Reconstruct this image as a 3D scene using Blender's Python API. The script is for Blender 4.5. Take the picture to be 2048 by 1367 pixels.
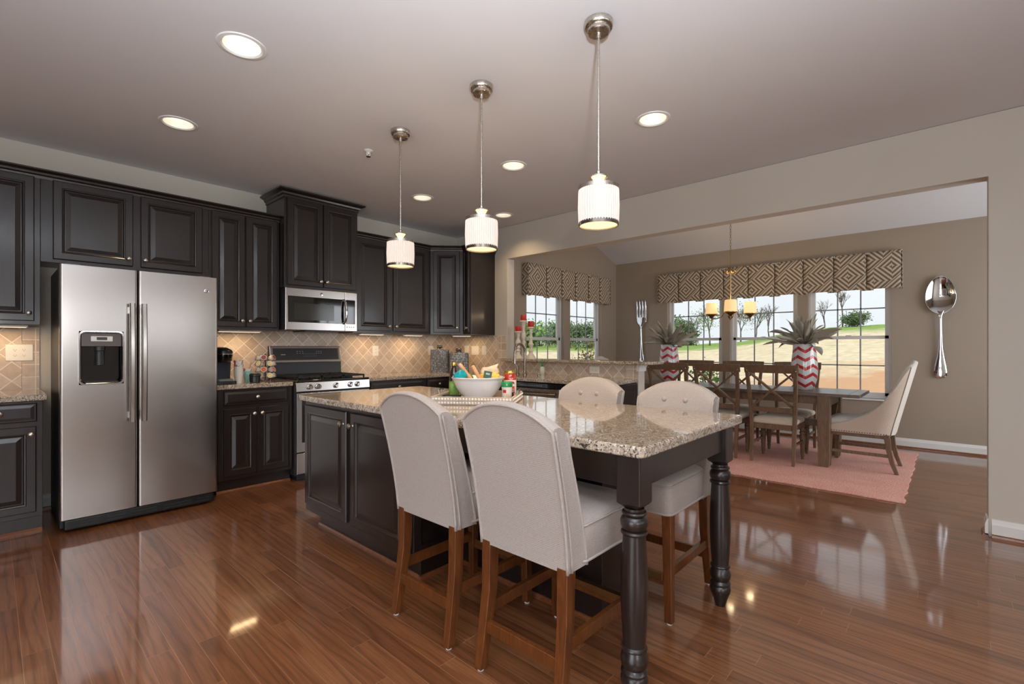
import bpy, bmesh, math, random
from mathutils import Vector, Matrix
from mathutils.geometry import tessellate_polygon
PI = math.pi
R_ = math.radians
sc = bpy.context.scene
for o in list(bpy.data.objects):
    bpy.data.objects.remove(o)
COL = sc.collection

# ------------------------------------------------------------------ camera
cd = bpy.data.cameras.new('camera')
cam = bpy.data.objects.new('camera', cd)
COL.objects.link(cam)
cam.location = (0, 0, 1.225)
cam.rotation_euler = (PI / 2, 0, R_(42.5 - 90))
cd.sensor_width = 36
cd.lens = 955.0 / 2048 * 36
cd.shift_y = 11.0 / 2048
cd.clip_start = 0.05
cd.clip_end = 400
sc.camera = cam

# ------------------------------------------------------------------ colour management
vs = sc.view_settings
sc.display_settings.display_device = 'sRGB'
vs.view_transform = 'Standard'
vs.look = 'None'
vs.exposure = 0.0
vs.gamma = 1
vs.use_curve_mapping = False
sc.cycles.max_bounces = 7
sc.cycles.diffuse_bounces = 4
sc.cycles.glossy_bounces = 4
sc.cycles.transmission_bounces = 6
sc.cycles.sample_clamp_indirect = 6
sc.cycles.caustics_reflective = False
sc.cycles.caustics_refractive = False

# ------------------------------------------------------------------ overcast sky
w = bpy.data.worlds.new('overcast_sky')
sc.world = w
w.use_nodes = True
nt = w.node_tree
nt.nodes.clear()
tc = nt.nodes.new('ShaderNodeTexCoord')
mp = nt.nodes.new('ShaderNodeMapping')
mp.inputs['Scale'].default_value = (2, 2, 5)
nz = nt.nodes.new('ShaderNodeTexNoise')
nz.inputs['Scale'].default_value = 2.0
nz.inputs['Detail'].default_value = 4
rp = nt.nodes.new('ShaderNodeValToRGB')
rp.color_ramp.elements[0].position = 0.35
rp.color_ramp.elements[0].color = (0.80, 0.84, 0.89, 1)
rp.color_ramp.elements[1].position = 0.7
rp.color_ramp.elements[1].color = (0.90, 0.93, 0.97, 1)
bg = nt.nodes.new('ShaderNodeBackground')
bg.inputs['Strength'].default_value = 1.15
wo = nt.nodes.new('ShaderNodeOutputWorld')
for a, b in ((tc.outputs['Generated'], mp.inputs['Vector']), (mp.outputs[0], nz.inputs['Vector']), (nz.outputs[0], rp.inputs[0]),
             (rp.outputs[0], bg.inputs[0]), (bg.outputs[0], wo.inputs[0])):
    nt.links.new(a, b)


def lamp(name, kind, loc, power, color=(1, 1, 1), parent=None, rot=(0, 0, 0), size=0.1, size_y=None, spot=None):
    d = bpy.data.lights.new(name, kind)
    d.energy = power
    d.color = color
    if kind == 'AREA':
        d.shape = 'RECTANGLE'
        d.size = size
        d.size_y = size_y or size
    elif kind == 'SUN':
        d.angle = size
    else:
        d.shadow_soft_size = size
    if spot:
        d.spot_size = R_(spot[0])
        d.spot_blend = spot[1]
    o = bpy.data.objects.new(name, d)
    COL.objects.link(o)
    o.location = loc
    o.rotation_euler = rot
    o.parent = parent
    return o


DAY = (0.90, 0.95, 1.0)
WARM = (1.0, 0.72, 0.42)
# unseen lamps on solid walls behind and left of the view, for daylight
lamp('daylight_rear_window', 'AREA', (-1.5, -3.62, 1.5), 60, DAY, rot=(PI / 2, 0, 0), size=1.6, size_y=1.6)
lamp('fridge_band_lamp', 'AREA', (1.5, -3.62, 1.72), 34, DAY, rot=(PI / 2, 0, 0), size=4.2, size_y=0.34)  # made-up transom, added for a bright band on the fridge doors
lamp('left_fill_lamp', 'AREA', (-2.42, 0.3, 1.15), 60, DAY, rot=(PI / 2, 0, -PI / 2), size=1.8, size_y=2.1)  # made-up door-sized lamp, added to light the ceiling
# unseen lamp added to brighten the dining room, before a solid wall
lamp('dining_fill_lamp', 'AREA', (6.0, -2.18, 1.4), 72, DAY, rot=(PI / 2, 0, 0), size=2.2, size_y=1.8)
# the photographer's flash, a hand above the lens: part straight ahead, most of it bounced off the ceiling
lamp('camera_flash', 'POINT', (0.0, -0.08, 1.52), 15, (1, 0.98, 0.96), size=0.05)
lamp('camera_flash_bounce', 'SPOT', (-0.1, -0.25, 1.6), 540, (0.86, 0.93, 1.0), rot=(R_(168), R_(8), 0), size=0.06, spot=(150, 0.9))
# thin-cloud sun, from behind the house
sun_q = Vector((0.78, 0.30, -0.55)).to_track_quat('-Z', 'Y').to_euler()
lamp('veiled_sun', 'SUN', (-20, -8, 20), 3.4, (1, 0.97, 0.93), rot=sun_q, size=R_(12))

# ------------------------------------------------------------------ materials
def srgb(r, g, b):
    f = lambda c: (c / 255 / 12.92) if c / 255 <= 0.04045 else ((c / 255 + 0.055) / 1.055) ** 2.4
    return (f(r), f(g), f(b))


class NT:
    """A small node-tree writer."""
    def __init__(s, name):
        s.m = bpy.data.materials.new(name)
        s.m.use_nodes = True
        s.t = s.m.node_tree
        s.t.nodes.clear()
        s.out = s.t.nodes.new('ShaderNodeOutputMaterial')
        s.p = s.t.nodes.new('ShaderNodeBsdfPrincipled')
        s.t.links.new(s.p.outputs[0], s.out.inputs[0])
        s._co = None

    def n(s, kind, **kw):
        nd = s.t.nodes.new('ShaderNode' + kind)
        for k, v in kw.items():
            setattr(nd, k, v)
        return nd

    def l(s, a, b):
        s.t.links.new(a, b)

    def co(s):
        if s._co is None:
            s._co = s.n('TexCoord')
        return s._co.outputs['Object']

    def map(s, scale=(1, 1, 1), rot=(0, 0, 0), loc=(0, 0, 0), src=None):
        m = s.n('Mapping')
        m.inputs['Scale'].default_value = scale
        m.inputs['Rotation'].default_value = rot
        m.inputs['Location'].default_value = loc
        s.l(src or s.co(), m.inputs['Vector'])
        return m.outputs[0]

    def noise(s, scale, detail=3, vec=None, rough=0.5, dist=0):
        nd = s.n('TexNoise')
        nd.inputs['Scale'].default_value = scale
        nd.inputs['Detail'].default_value = detail
        nd.inputs['Roughness'].default_value = rough
        nd.inputs['Distortion'].default_value = dist
        s.l(vec or s.co(), nd.inputs['Vector'])
        return nd.outputs[0]

    def ramp(s, fac, stops, interp='LINEAR'):
        r = s.n('ValToRGB')
        cr = r.color_ramp
        cr.interpolation = interp
        while len(cr.elements) < len(stops):
            cr.elements.new(0.5)
        for e, (p, c) in zip(cr.elements, stops):
            e.position = p
            e.color = (*c, 1) if len(c) == 3 else c
        s.l(fac, r.inputs[0])
        return r.outputs[0]

    def mix(s, fac, a, b, mode='MIX'):
        m = s.n('MixRGB', blend_type=mode)
        for v, i in ((fac, 0), (a, 1), (b, 2)):
            if isinstance(v, (int, float)):
                m.inputs[i].default_value = v
            elif isinstance(v, tuple):
                m.inputs[i].default_value = (*v, 1)
            else:
                s.l(v, m.inputs[i])
        return m.outputs[0]

    def math(s, op, a, b=None, c=None):
        m = s.n('Math', operation=op)
        for i, v in enumerate((a, b, c)):
            if v is None:
                continue
            if isinstance(v, (int, float)):
                m.inputs[i].default_value = v
            else:
                s.l(v, m.inputs[i])
        return m.outputs[0]

    def bump(s, h, strength=0.2, dist=0.01):
        b = s.n('Bump')
        b.inputs['Strength'].default_value = strength
        b.inputs['Distance'].default_value = dist
        s.l(h, b.inputs['Height'])
        s.l(b.outputs[0], s.p.inputs['Normal'])
        return b

    def set(s, **kw):
        names = dict(base='Base Color', rough='Roughness', metal='Metallic', coat='Coat Weight', coat_rough='Coat Roughness', spec='Specular IOR Level',
                     trans='Transmission Weight', ior='IOR', emit='Emission Color', emit_s='Emission Strength', alpha='Alpha', aniso='Anisotropic',
                     sheen='Sheen Weight', sub='Subsurface Weight')
        for k, v in kw.items():
            i = s.p.inputs[names[k]]
            if isinstance(v, (int, float)):
                i.default_value = v
            elif isinstance(v, tuple):
                i.default_value = (*v, 1)
            else:
                s.l(v, i)
        return s

    def sep(s, src=None):
        x = s.n('SeparateXYZ')
        s.l(src or s.co(), x.inputs[0])
        return x.outputs


def plain(name, c, rough=0.5, var=0.08, scale=6, bump=0.0, bscale=60, **kw):
    """Base colour with a soft procedural variation and an optional fine bump."""
    t = NT(name)
    dark = tuple(v * (1 - var) for v in c)
    lite = tuple(min(1, v * (1 + var)) for v in c)
    t.set(base=t.ramp(t.noise(scale, 3), [(0.3, dark), (0.7, lite)]), rough=rough, **kw)
    if bump:
        t.bump(t.noise(bscale, 4), bump, 0.004)
    return t.m


def metal(name, c, rough, stretch=(1, 1, 1), b=0.0, scale=90, aniso=0.0):
    t = NT(name)
    n = t.noise(scale, 3, t.map(stretch))
    t.set(base=t.ramp(n, [(0.25, tuple(v * 0.92 for v in c)), (0.75, c)]), metal=1.0, rough=t.math('MULTIPLY_ADD', n, 0.12, rough - 0.06), aniso=aniso)
    if b:
        t.bump(n, b, 0.002)
    return t.m


def wood(name, c1, c2, rough=0.35, grain=(1, 1, 14), scale=6, coat=0.0, bump=0.06):
    t = NT(name)
    n = t.noise(scale, 5, t.map(grain), 0.6, 1.5)
    t.set(base=t.ramp(n, [(0.3, c1), (0.7, c2)]), rough=rough, coat=coat, coat_rough=0.12)
    t.bump(n, bump, 0.004)
    return t.m


M = {}
M['wall'] = plain('warm_white_wall_paint', srgb(203, 196, 184), 0.75, 0.015, 2, 0.05, 250)
M['wall_taupe'] = plain('taupe_wall_paint', srgb(166, 152, 136), 0.75, 0.015, 2, 0.05, 250)
M['ceiling'] = plain('white_ceiling_paint', srgb(224, 225, 229), 0.85, 0.01, 2, 0.05, 250)
M['white'] = plain('white_trim_paint', srgb(232, 232, 230), 0.4, 0.02)
M['vinyl'] = plain('white_window_vinyl', srgb(222, 222, 220), 0.4, 0.02)
M['muntin'] = plain('grey_window_grille', srgb(150, 155, 160), 0.5, 0.03)
M['espresso'] = wood('espresso_cabinet_wood', srgb(30, 22, 20), srgb(39, 29, 26), 0.33, (9, 9, 1), 5, 0.25, 0.03)
M['shoe'] = wood('brown_oak_molding', srgb(104, 60, 36), srgb(140, 84, 52), 0.3, (1, 6, 6), 5, 0.3)
M['nickel'] = metal('brushed_nickel', srgb(205, 198, 188), 0.28)
M['chrome'] = metal('polished_chrome', srgb(225, 225, 228), 0.07)
t = NT('stainless_steel')
n = t.noise(12, 3, t.map((1, 1, 60)))
t.set(base=t.ramp(n, [(0.25, srgb(176, 170, 166)), (0.75, srgb(184, 178, 174))]), metal=1.0, rough=t.math('MULTIPLY_ADD', n, 0.05, 0.22))
t.bump(t.noise(2.2, 1, t.map((1, 1, 1.6))), 0.04, 0.02)
M['steel'] = t.m
M['steel_v'] = metal('stainless_steel_handle', srgb(205, 200, 194), 0.22, (30, 30, 1), 0.02, 20)
M['bronze'] = metal('dark_nickel', srgb(150, 142, 134), 0.25)
M['brass'] = metal('warm_brushed_brass', srgb(170, 140, 98), 0.3)
M['black'] = plain('black_plastic', srgb(24, 25, 27), 0.3, 0.1)
M['black_gloss'] = plain('black_glass', srgb(16, 16, 17), 0.06, 0.05, coat=0.5)
M['charcoal'] = plain('charcoal_enamel', srgb(38, 38, 40), 0.4, 0.1)
M['iron'] = plain('cast_iron', srgb(22, 22, 23), 0.55, 0.15, 30, 0.2, 150)
M['grey_plastic'] = plain('grey_plastic', srgb(120, 122, 124), 0.4, 0.05)
M['plate'] = plain('white_outlet_plastic', srgb(238, 236, 230), 0.35, 0.02)
M['ceramic'] = plain('white_ceramic', srgb(232, 236, 242), 0.12, 0.02, coat=0.5)
M['paper'] = plain('white_paper', srgb(235, 230, 224), 0.6, 0.03)
M['stool_wood'] = wood('honey_brown_stool_wood', srgb(74, 38, 16), srgb(116, 66, 30), 0.3, (7, 7, 1), 5, 0.3)
M['dining_wood'] = wood('weathered_brown_wood', srgb(98, 76, 56), srgb(132, 106, 82), 0.45, (7, 7, 1), 5)
M['table_wood'] = wood('weathered_grey_table_wood', srgb(98, 84, 72), srgb(130, 116, 104), 0.32, (9, 1, 9), 4)
M['ivory'] = plain('ivory_painted_wood', srgb(222, 212, 196), 0.5, 0.05)
M['candle'] = plain('red_candle_wax', srgb(196, 48, 42), 0.4, 0.15, 30)
M['leaf_grey'] = plain('dusty_grey_green_leaf', srgb(170, 164, 148), 0.7, 0.15, 14)
M['red'] = plain('red_print', srgb(190, 40, 44), 0.4, 0.08)
M['green'] = plain('green_plastic', srgb(20, 140, 74), 0.35, 0.08)
M['teal'] = plain('teal_foil', srgb(0, 150, 160), 0.35, 0.3, 60, 0.4, 40)
M['yellow'] = plain('yellow_pasta', srgb(232, 188, 84), 0.5, 0.25, 60, 0.6, 60)
M['cream'] = plain('cream_wrapper', srgb(214, 190, 160), 0.5, 0.15, 40, 0.4, 40)
M['dark_green'] = plain('dark_green_label', srgb(24, 74, 60), 0.5, 0.1)
M['amber'] = plain('brown_bottle_glass', srgb(48, 24, 14), 0.08, 0.1, coat=0.6)
M['sauce'] = plain('red_tomato_sauce', srgb(170, 44, 22), 0.15, 0.3, 50, coat=0.8)
M['spoon_wood'] = wood('pale_utensil_wood', srgb(190, 142, 104), srgb(214, 170, 130), 0.5, (8, 8, 1), 6)
M['foil_gold'] = metal('gold_lid', srgb(206, 170, 96), 0.25)
M['tray'] = plain('pale_grey_tray_wood', srgb(186, 172, 158), 0.5, 0.08)
M['pearl'] = plain('pearl_stud', srgb(240, 236, 230), 0.2, 0.02, coat=0.5)
M['bark'] = plain('grey_bark', srgb(96, 88, 84), 0.9, 0.2, 8)
M['leaf_green'] = plain('fresh_green_leaf', srgb(104, 142, 62), 0.7, 0.35, 1.2)
M['leaf_dark'] = plain('dull_green_leaf', srgb(92, 112, 78), 0.7, 0.35, 1.2)
M['flower'] = plain('red_green_shrub_leaf', srgb(130, 120, 66), 0.7, 0.4, 9)


def emit(name, c, s, base=(0.8, 0.8, 0.8)):
    t = NT(name)
    n = t.noise(30, 2)
    t.set(base=base, rough=0.5, emit=t.ramp(n, [(0.2, tuple(v * 0.96 for v in c)), (0.8, c)]), emit_s=s)
    return t.m


M['bulb'] = emit('recessed_bulb', (1.0, 0.86, 0.64), 2.4)
M['diffuser'] = emit('pendant_diffuser', (1.0, 0.74, 0.42), 1.25)
M['amber_shade'] = emit('lit_amber_shade', (1.0, 0.60, 0.24), 0.8, (0.7, 0.55, 0.35))
M['puck'] = emit('under_cabinet_strip', (1.0, 0.72, 0.42), 1.4)
M['display'] = plain('dark_blue_display', srgb(28, 36, 52), 0.2, 0.2, 90)
M['tick'] = plain('pale_grey_print', srgb(170, 172, 176), 0.5, 0.05)

t = NT('pleated_pendant_shade')
x, y, z = t.sep()[:3]
a = t.math('ARCTAN2', y, x)
st = t.math('SINE', t.math('MULTIPLY', a, 44))
t.set(base=t.ramp(t.math('MULTIPLY_ADD', st, 0.5, 0.5), [(0, srgb(214, 196, 182)), (1, srgb(240, 232, 226))]), rough=0.7,
      emit=(1.0, 0.86, 0.76), emit_s=0.42)
t.bump(st, 0.4, 0.004)
M['pleat'] = t.m

# window pane: clear with a faint mirror
t = NT('window_glass')
t.t.nodes.remove(t.p)
tr = t.n('BsdfTransparent')
tr.inputs[0].default_value = (0.95, 0.97, 0.96, 1)
gl = t.n('BsdfGlossy')
gl.inputs['Roughness'].default_value = 0.02
fr = t.n('Fresnel')
fr.inputs['IOR'].default_value = 1.45
wav = t.noise(1.5, 1)
bp = t.n('Bump')
bp.inputs['Strength'].default_value = 0.02
t.l(wav, bp.inputs['Height'])
t.l(bp.outputs[0], gl.inputs['Normal'])
mx = t.n('MixShader')
t.l(fr.outputs[0], mx.inputs[0])
t.l(tr.outputs[0], mx.inputs[1])
t.l(gl.outputs[0], mx.inputs[2])
t.l(mx.outputs[0], t.out.inputs[0])
M['glass'] = t.m

# oak strip floor, boards running along y
t = NT('oak_strip_floor')
X, Y, Z = t.sep()[:3]
cb = t.n('CombineXYZ')
wn = t.n('TexWhiteNoise', noise_dimensions='1D')
t.l(t.math('FLOOR', t.math('DIVIDE', X, 0.083)), wn.inputs['W'])
t.l(t.math('ADD', Y, t.math('MULTIPLY', wn.outputs['Value'], 0.95)), cb.inputs[0])
t.l(X, cb.inputs[1])
br = t.n('TexBrick', offset=0.0, squash=1.0)
t.l(cb.outputs[0], br.inputs['Vector'])
br.inputs['Color1'].default_value = (0, 0, 0, 1)
br.inputs['Color2'].default_value = (1, 1, 1, 1)
br.inputs['Mortar'].default_value = (0.5, 0.5, 0.5, 1)
br.inputs['Scale'].default_value = 1
br.inputs['Mortar Size'].default_value = 0.0012
br.inputs['Mortar Smooth'].default_value = 0.4
br.inputs['Brick Width'].default_value = 0.95
br.inputs['Row Height'].default_value = 0.083
rnd = br.outputs['Color']
gv = t.n('CombineXYZ')
t.l(t.math('MULTIPLY', Y, 1.0), gv.inputs[0])
t.l(t.math('MULTIPLY', X, 7.0), gv.inputs[1])
t.l(t.math('MULTIPLY', rnd, 23.0), gv.inputs[2])
wv = t.n('TexWave', wave_type='BANDS', bands_direction='Y')
wv.inputs['Scale'].default_value = 1.1
wv.inputs['Distortion'].default_value = 16
wv.inputs['Detail'].default_value = 3
wv.inputs['Detail Scale'].default_value = 0.7
t.l(gv.outputs[0], wv.inputs['Vector'])
gv2 = t.n('CombineXYZ')
t.l(t.math('MULTIPLY', Y, 6.0), gv2.inputs[0])
t.l(t.math('MULTIPLY', X, 160.0), gv2.inputs[1])
t.l(rnd, gv2.inputs[2])
fine = t.noise(1.0, 4, gv2.outputs[0])
tone = t.ramp(rnd, [(0.0, srgb(116, 72, 45)), (0.5, srgb(132, 84, 53)), (1.0, srgb(146, 97, 63))])
g1 = t.ramp(wv.outputs[0], [(0.0, (0.62, 0.57, 0.53)), (0.25, (0.92, 0.90, 0.88)), (1.0, (1.04, 1.04, 1.04))])
c = t.mix(0.8, tone, g1, 'MULTIPLY')
c = t.mix(0.5, c, t.ramp(fine, [(0.32, (0.55, 0.50, 0.46)), (0.62, (1.1, 1.1, 1.1))]), 'MULTIPLY')
c = t.mix(br.outputs['Fac'], c, srgb(158, 114, 82))  # seams painted lighter, standing in for the glint off bevelled board edges
t.set(base=c, rough=0.30, coat=1.0, coat_rough=0.07, spec=0.4)
h = t.math('ADD', t.math('MULTIPLY', br.outputs['Fac'], -1.0), t.math('MULTIPLY', fine, 0.05))
h = t.math('ADD', h, t.math('MULTIPLY', t.noise(3.0, 2), 0.5))
b = t.bump(h, 0.28, 0.0025)
t.l(b.outputs[0], t.p.inputs['Coat Normal'])
M['floor'] = t.m

# speckled beige granite
t = NT('speckled_granite')
n1 = t.noise(30, 5, None, 0.6)
n2 = t.noise(110, 3, None, 0.6)
n3 = t.noise(80, 4, t.map((1, 1.7, 1), loc=(4, 2, 1)), 0.62)
n4 = t.noise(95, 3, t.map((1.4, 1, 1), loc=(1, 7, 3)), 0.55)
c = t.ramp(n1, [(0.32, srgb(152, 136, 119)), (0.5, srgb(188, 174, 156)), (0.68, srgb(210, 202, 190))])
c = t.mix(t.ramp(n3, [(0.50, (0, 0, 0)), (0.57, (1, 1, 1))]), c, srgb(150, 130, 110))
c = t.mix(t.ramp(n2, [(0.58, (0, 0, 0)), (0.64, (1, 1, 1))]), c, srgb(224, 218, 208))
c = t.mix(t.ramp(n4, [(0.56, (0, 0, 0)), (0.62, (1, 1, 1))]), c, srgb(62, 57, 57))
t.set(base=c, rough=0.08, coat=0.5, coat_rough=0.02)
M['granite'] = t.m


def tile_mat(name, axes, diag=True, size=0.1, loc=(0, 0, 0)):
    t = NT(name)
    o = t.sep()
    cb = t.n('CombineXYZ')
    t.l(o[axes[0]], cb.inputs[0])
    t.l(o[axes[1]], cb.inputs[1])
    v = t.map((1, 1, 1), (0, 0, PI / 4 if diag else 0), loc, cb.outputs[0])
    br = t.n('TexBrick', offset=0.0, squash=1.0)
    t.l(v, br.inputs['Vector'])
    br.inputs['Color1'].default_value = (0, 0, 0, 1)
    br.inputs['Color2'].default_value = (1, 1, 1, 1)
    br.inputs['Mortar'].default_value = (0.5, 0.5, 0.5, 1)
    br.inputs['Scale'].default_value = 1
    br.inputs['Mortar Size'].default_value = 0.0035
    br.inputs['Mortar Smooth'].default_value = 0.2
    br.inputs['Brick Width'].default_value = size
    br.inputs['Row Height'].default_value = size
    n = t.noise(24, 5, None, 0.6)
    tone = t.ramp(br.outputs['Color'], [(0, srgb(188, 168, 150)), (0.4, srgb(202, 184, 166)), (0.75, srgb(208, 192, 175)), (1, srgb(214, 201, 186))])
    c = t.mix(0.7, tone, t.ramp(n, [(0.3, (0.78, 0.76, 0.74)), (0.65, (1.05, 1.05, 1.05))]), 'MULTIPLY')
    c = t.mix(br.outputs['Fac'], c, srgb(234, 226, 214))
    t.set(base=c, rough=0.42)
    t.bump(t.math('ADD', t.math('MULTIPLY', br.outputs['Fac'], -1), t.math('MULTIPLY', n, 0.25)), 0.5, 0.003)
    return t.m


M['tile_xz'] = tile_mat('diagonal_travertine_tile', (0, 2), loc=(0.02, 0.035, 0))
M['tile_yz'] = tile_mat('diagonal_travertine_tile', (1, 2), loc=(0.02, 0.035, 0))
M['tile_sx'] = tile_mat('straight_travertine_tile', (0, 2), False, 0.092, (0.05, 0.005, 0))
M['tile_sy'] = tile_mat('straight_travertine_tile', (1, 2), False, 0.092, (0.05, 0.005, 0))


def fabric(name, c1, c2, k=420, b=0.25, rough=0.9):
    t = NT(name)
    x, y, z = t.sep()[:3]
    w1 = t.math('SINE', t.math('MULTIPLY', z, k * 2.2))
    w2 = t.math('SINE', t.math('MULTIPLY', t.math('ADD', x, y), k * 2.2))
    n = t.noise(5, 3, t.map((34, 34, 170)), 0.6)
    n2 = t.noise(5, 3, t.map((170, 170, 34)), 0.6)
    f = t.math('MULTIPLY_ADD', t.math('ADD', n, n2), 0.5, 0.0)
    t.set(base=t.ramp(f, [(0.38, c1), (0.62, c2)]), rough=rough, sheen=0.15)
    t.bump(t.math('ADD', t.math('ADD', w1, w2), t.math('MULTIPLY', f, 4)), b, 0.0008)
    return t.m


M['linen'] = fabric('oatmeal_linen', srgb(162, 152, 146), srgb(188, 178, 171))
M['piping'] = fabric('oatmeal_piping', srgb(166, 156, 149), srgb(184, 174, 167))
M['cushion'] = fabric('cream_linen_cushion', srgb(204, 190, 170), srgb(222, 210, 192))
M['host_out'] = fabric('beige_linen', srgb(196, 178, 160), srgb(214, 198, 182))
M['host_rim'] = fabric('ivory_linen', srgb(222, 214, 202), srgb(236, 230, 220))

# greek-key fret print for the valances
t = NT('greek_key_fabric')
x, y, z = t.sep()[:3]
u = t.math('MULTIPLY', t.math('ADD', t.math('ADD', x, y), z), 0.7071 / 0.25)
v = t.math('MULTIPLY', t.math('SUBTRACT', t.math('ADD', x, y), z), 0.7071 / 0.25)
row = t.math('FLOOR', v)
u2 = t.math('ADD', u, t.math('MULTIPLY', row, 0.5))
fu = t.math('SUBTRACT', t.math('FRACT', u2), 0.5)
fv = t.math('SUBTRACT', t.math('FRACT', v), 0.5)
d = t.math('MAXIMUM', t.math('ABSOLUTE', fu), t.math('ABSOLUTE', fv))
ang = t.math('DIVIDE', t.math('ARCTAN2', fv, fu), 2 * PI)
quad = t.math('DIVIDE', t.math('FLOOR', t.math('MULTIPLY', t.math('ADD', ang, 0.625), 4)), 4)
sp = t.math('FRACT', t.math('ADD', t.math('MULTIPLY', d, 6.0), t.math('MULTIPLY', quad, 1.0)))
k = t.math('GREATER_THAN', sp, 0.5)
c = t.mix(k, srgb(118, 100, 82), srgb(206, 192, 172))
c = t.mix(0.4, c, t.ramp(t.noise(5, 4, t.map((40, 40, 40))), [(0.3, (0.8, 0.8, 0.8)), (0.7, (1, 1, 1))]), 'MULTIPLY')
t.set(base=c, rough=0.9)
t.bump(t.noise(300, 2), 0.15, 0.001)
M['greek'] = t.m

# chevron glaze for the vases
t = NT('chevron_glaze')
x, y, z = t.sep()[:3]
a = t.math('MULTIPLY', t.math('ADD', t.math('ARCTAN2', y, x), PI), 5 / (2 * PI))
tri = t.math('ABSOLUTE', t.math('SUBTRACT', t.math('FRACT', a), 0.5))
s_ = t.math('FRACT', t.math('DIVIDE', t.math('SUBTRACT', t.math('ADD', z, 0.07), t.math('MULTIPLY', tri, 0.085)), 0.094))
k = t.math('LESS_THAN', s_, 0.38)
t.set(base=t.mix(k, srgb(226, 226, 228), srgb(196, 52, 56)), rough=0.1, coat=0.6, coat_rough=0.03)
t.bump(t.noise(40, 2), 0.03, 0.002)
M['chevron'] = t.m

# coral flat-weave rug
t = NT('coral_woven_rug')
n1 = t.noise(85, 4, None, 0.75)
n2 = t.noise(5, 3)
c = t.ramp(n1, [(0.36, srgb(204, 124, 112)), (0.5, srgb(226, 160, 146)), (0.62, srgb(242, 220, 208))])
c = t.mix(0.35, c, t.ramp(n2, [(0.3, srgb(216, 146, 132)), (0.7, srgb(236, 192, 174))]))
t.set(base=c, rough=0.95)
t.bump(n1, 0.6, 0.004)
M['rug'] = t.m

# woven grey canister
t = NT('woven_grey_metal')
vo = t.n('TexVoronoi')
vo.inputs['Scale'].default_value = 48
vo.inputs['Randomness'].default_value = 0.35
t.l(t.co(), vo.inputs['Vector'])
t.set(base=t.ramp(vo.outputs[0], [(0.1, srgb(186, 178, 168)), (0.55, srgb(86, 80, 74))]), rough=0.3, metal=0.5)
t.bump(vo.outputs[0], -0.8, 0.008)
M['woven'] = t.m

# field outside: dry grass, green strips near the ridge, bare orange soil near the house
t = NT('dry_field_ground')
x, y, z = t.sep()[:3]
r = t.math('SQRT', t.math('ADD', t.math('MULTIPLY', x, x), t.math('MULTIPLY', y, y)))
n = t.noise(0.28, 5, None, 0.65)
nf = t.noise(1.6, 5, None, 0.7)
c = t.ramp(nf, [(0.3, srgb(184, 168, 136)), (0.7, srgb(226, 211, 178))])
c = t.mix(t.ramp(n, [(0.62, (0, 0, 0)), (0.72, (1, 1, 1))]), c, srgb(150, 158, 96))
soil = t.math('ADD', t.math('MULTIPLY', r, 0.04), t.math('MULTIPLY', n, 0.9))
soil = t.math('ADD', soil, t.math('MULTIPLY', y, 0.05))
c = t.mix(
    t.ramp(t.math('MULTIPLY', soil, 0.4), [(0.60, (1, 1, 1)), (0.68, (0, 0, 0))]), c, srgb(192, 150, 112))
far = t.math('ADD', t.math('MULTIPLY', r, 0.0125), t.math('MULTIPLY', n, 0.25))
c = t.mix(t.ramp(far, [(0.70, (0, 0, 0)), (0.78, (1, 1, 1))]), c, srgb(122, 152, 66))
t.set(base=c, rough=1.0)
t.bump(nf, 0.5, 0.2)
M['field'] = t.m

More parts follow.
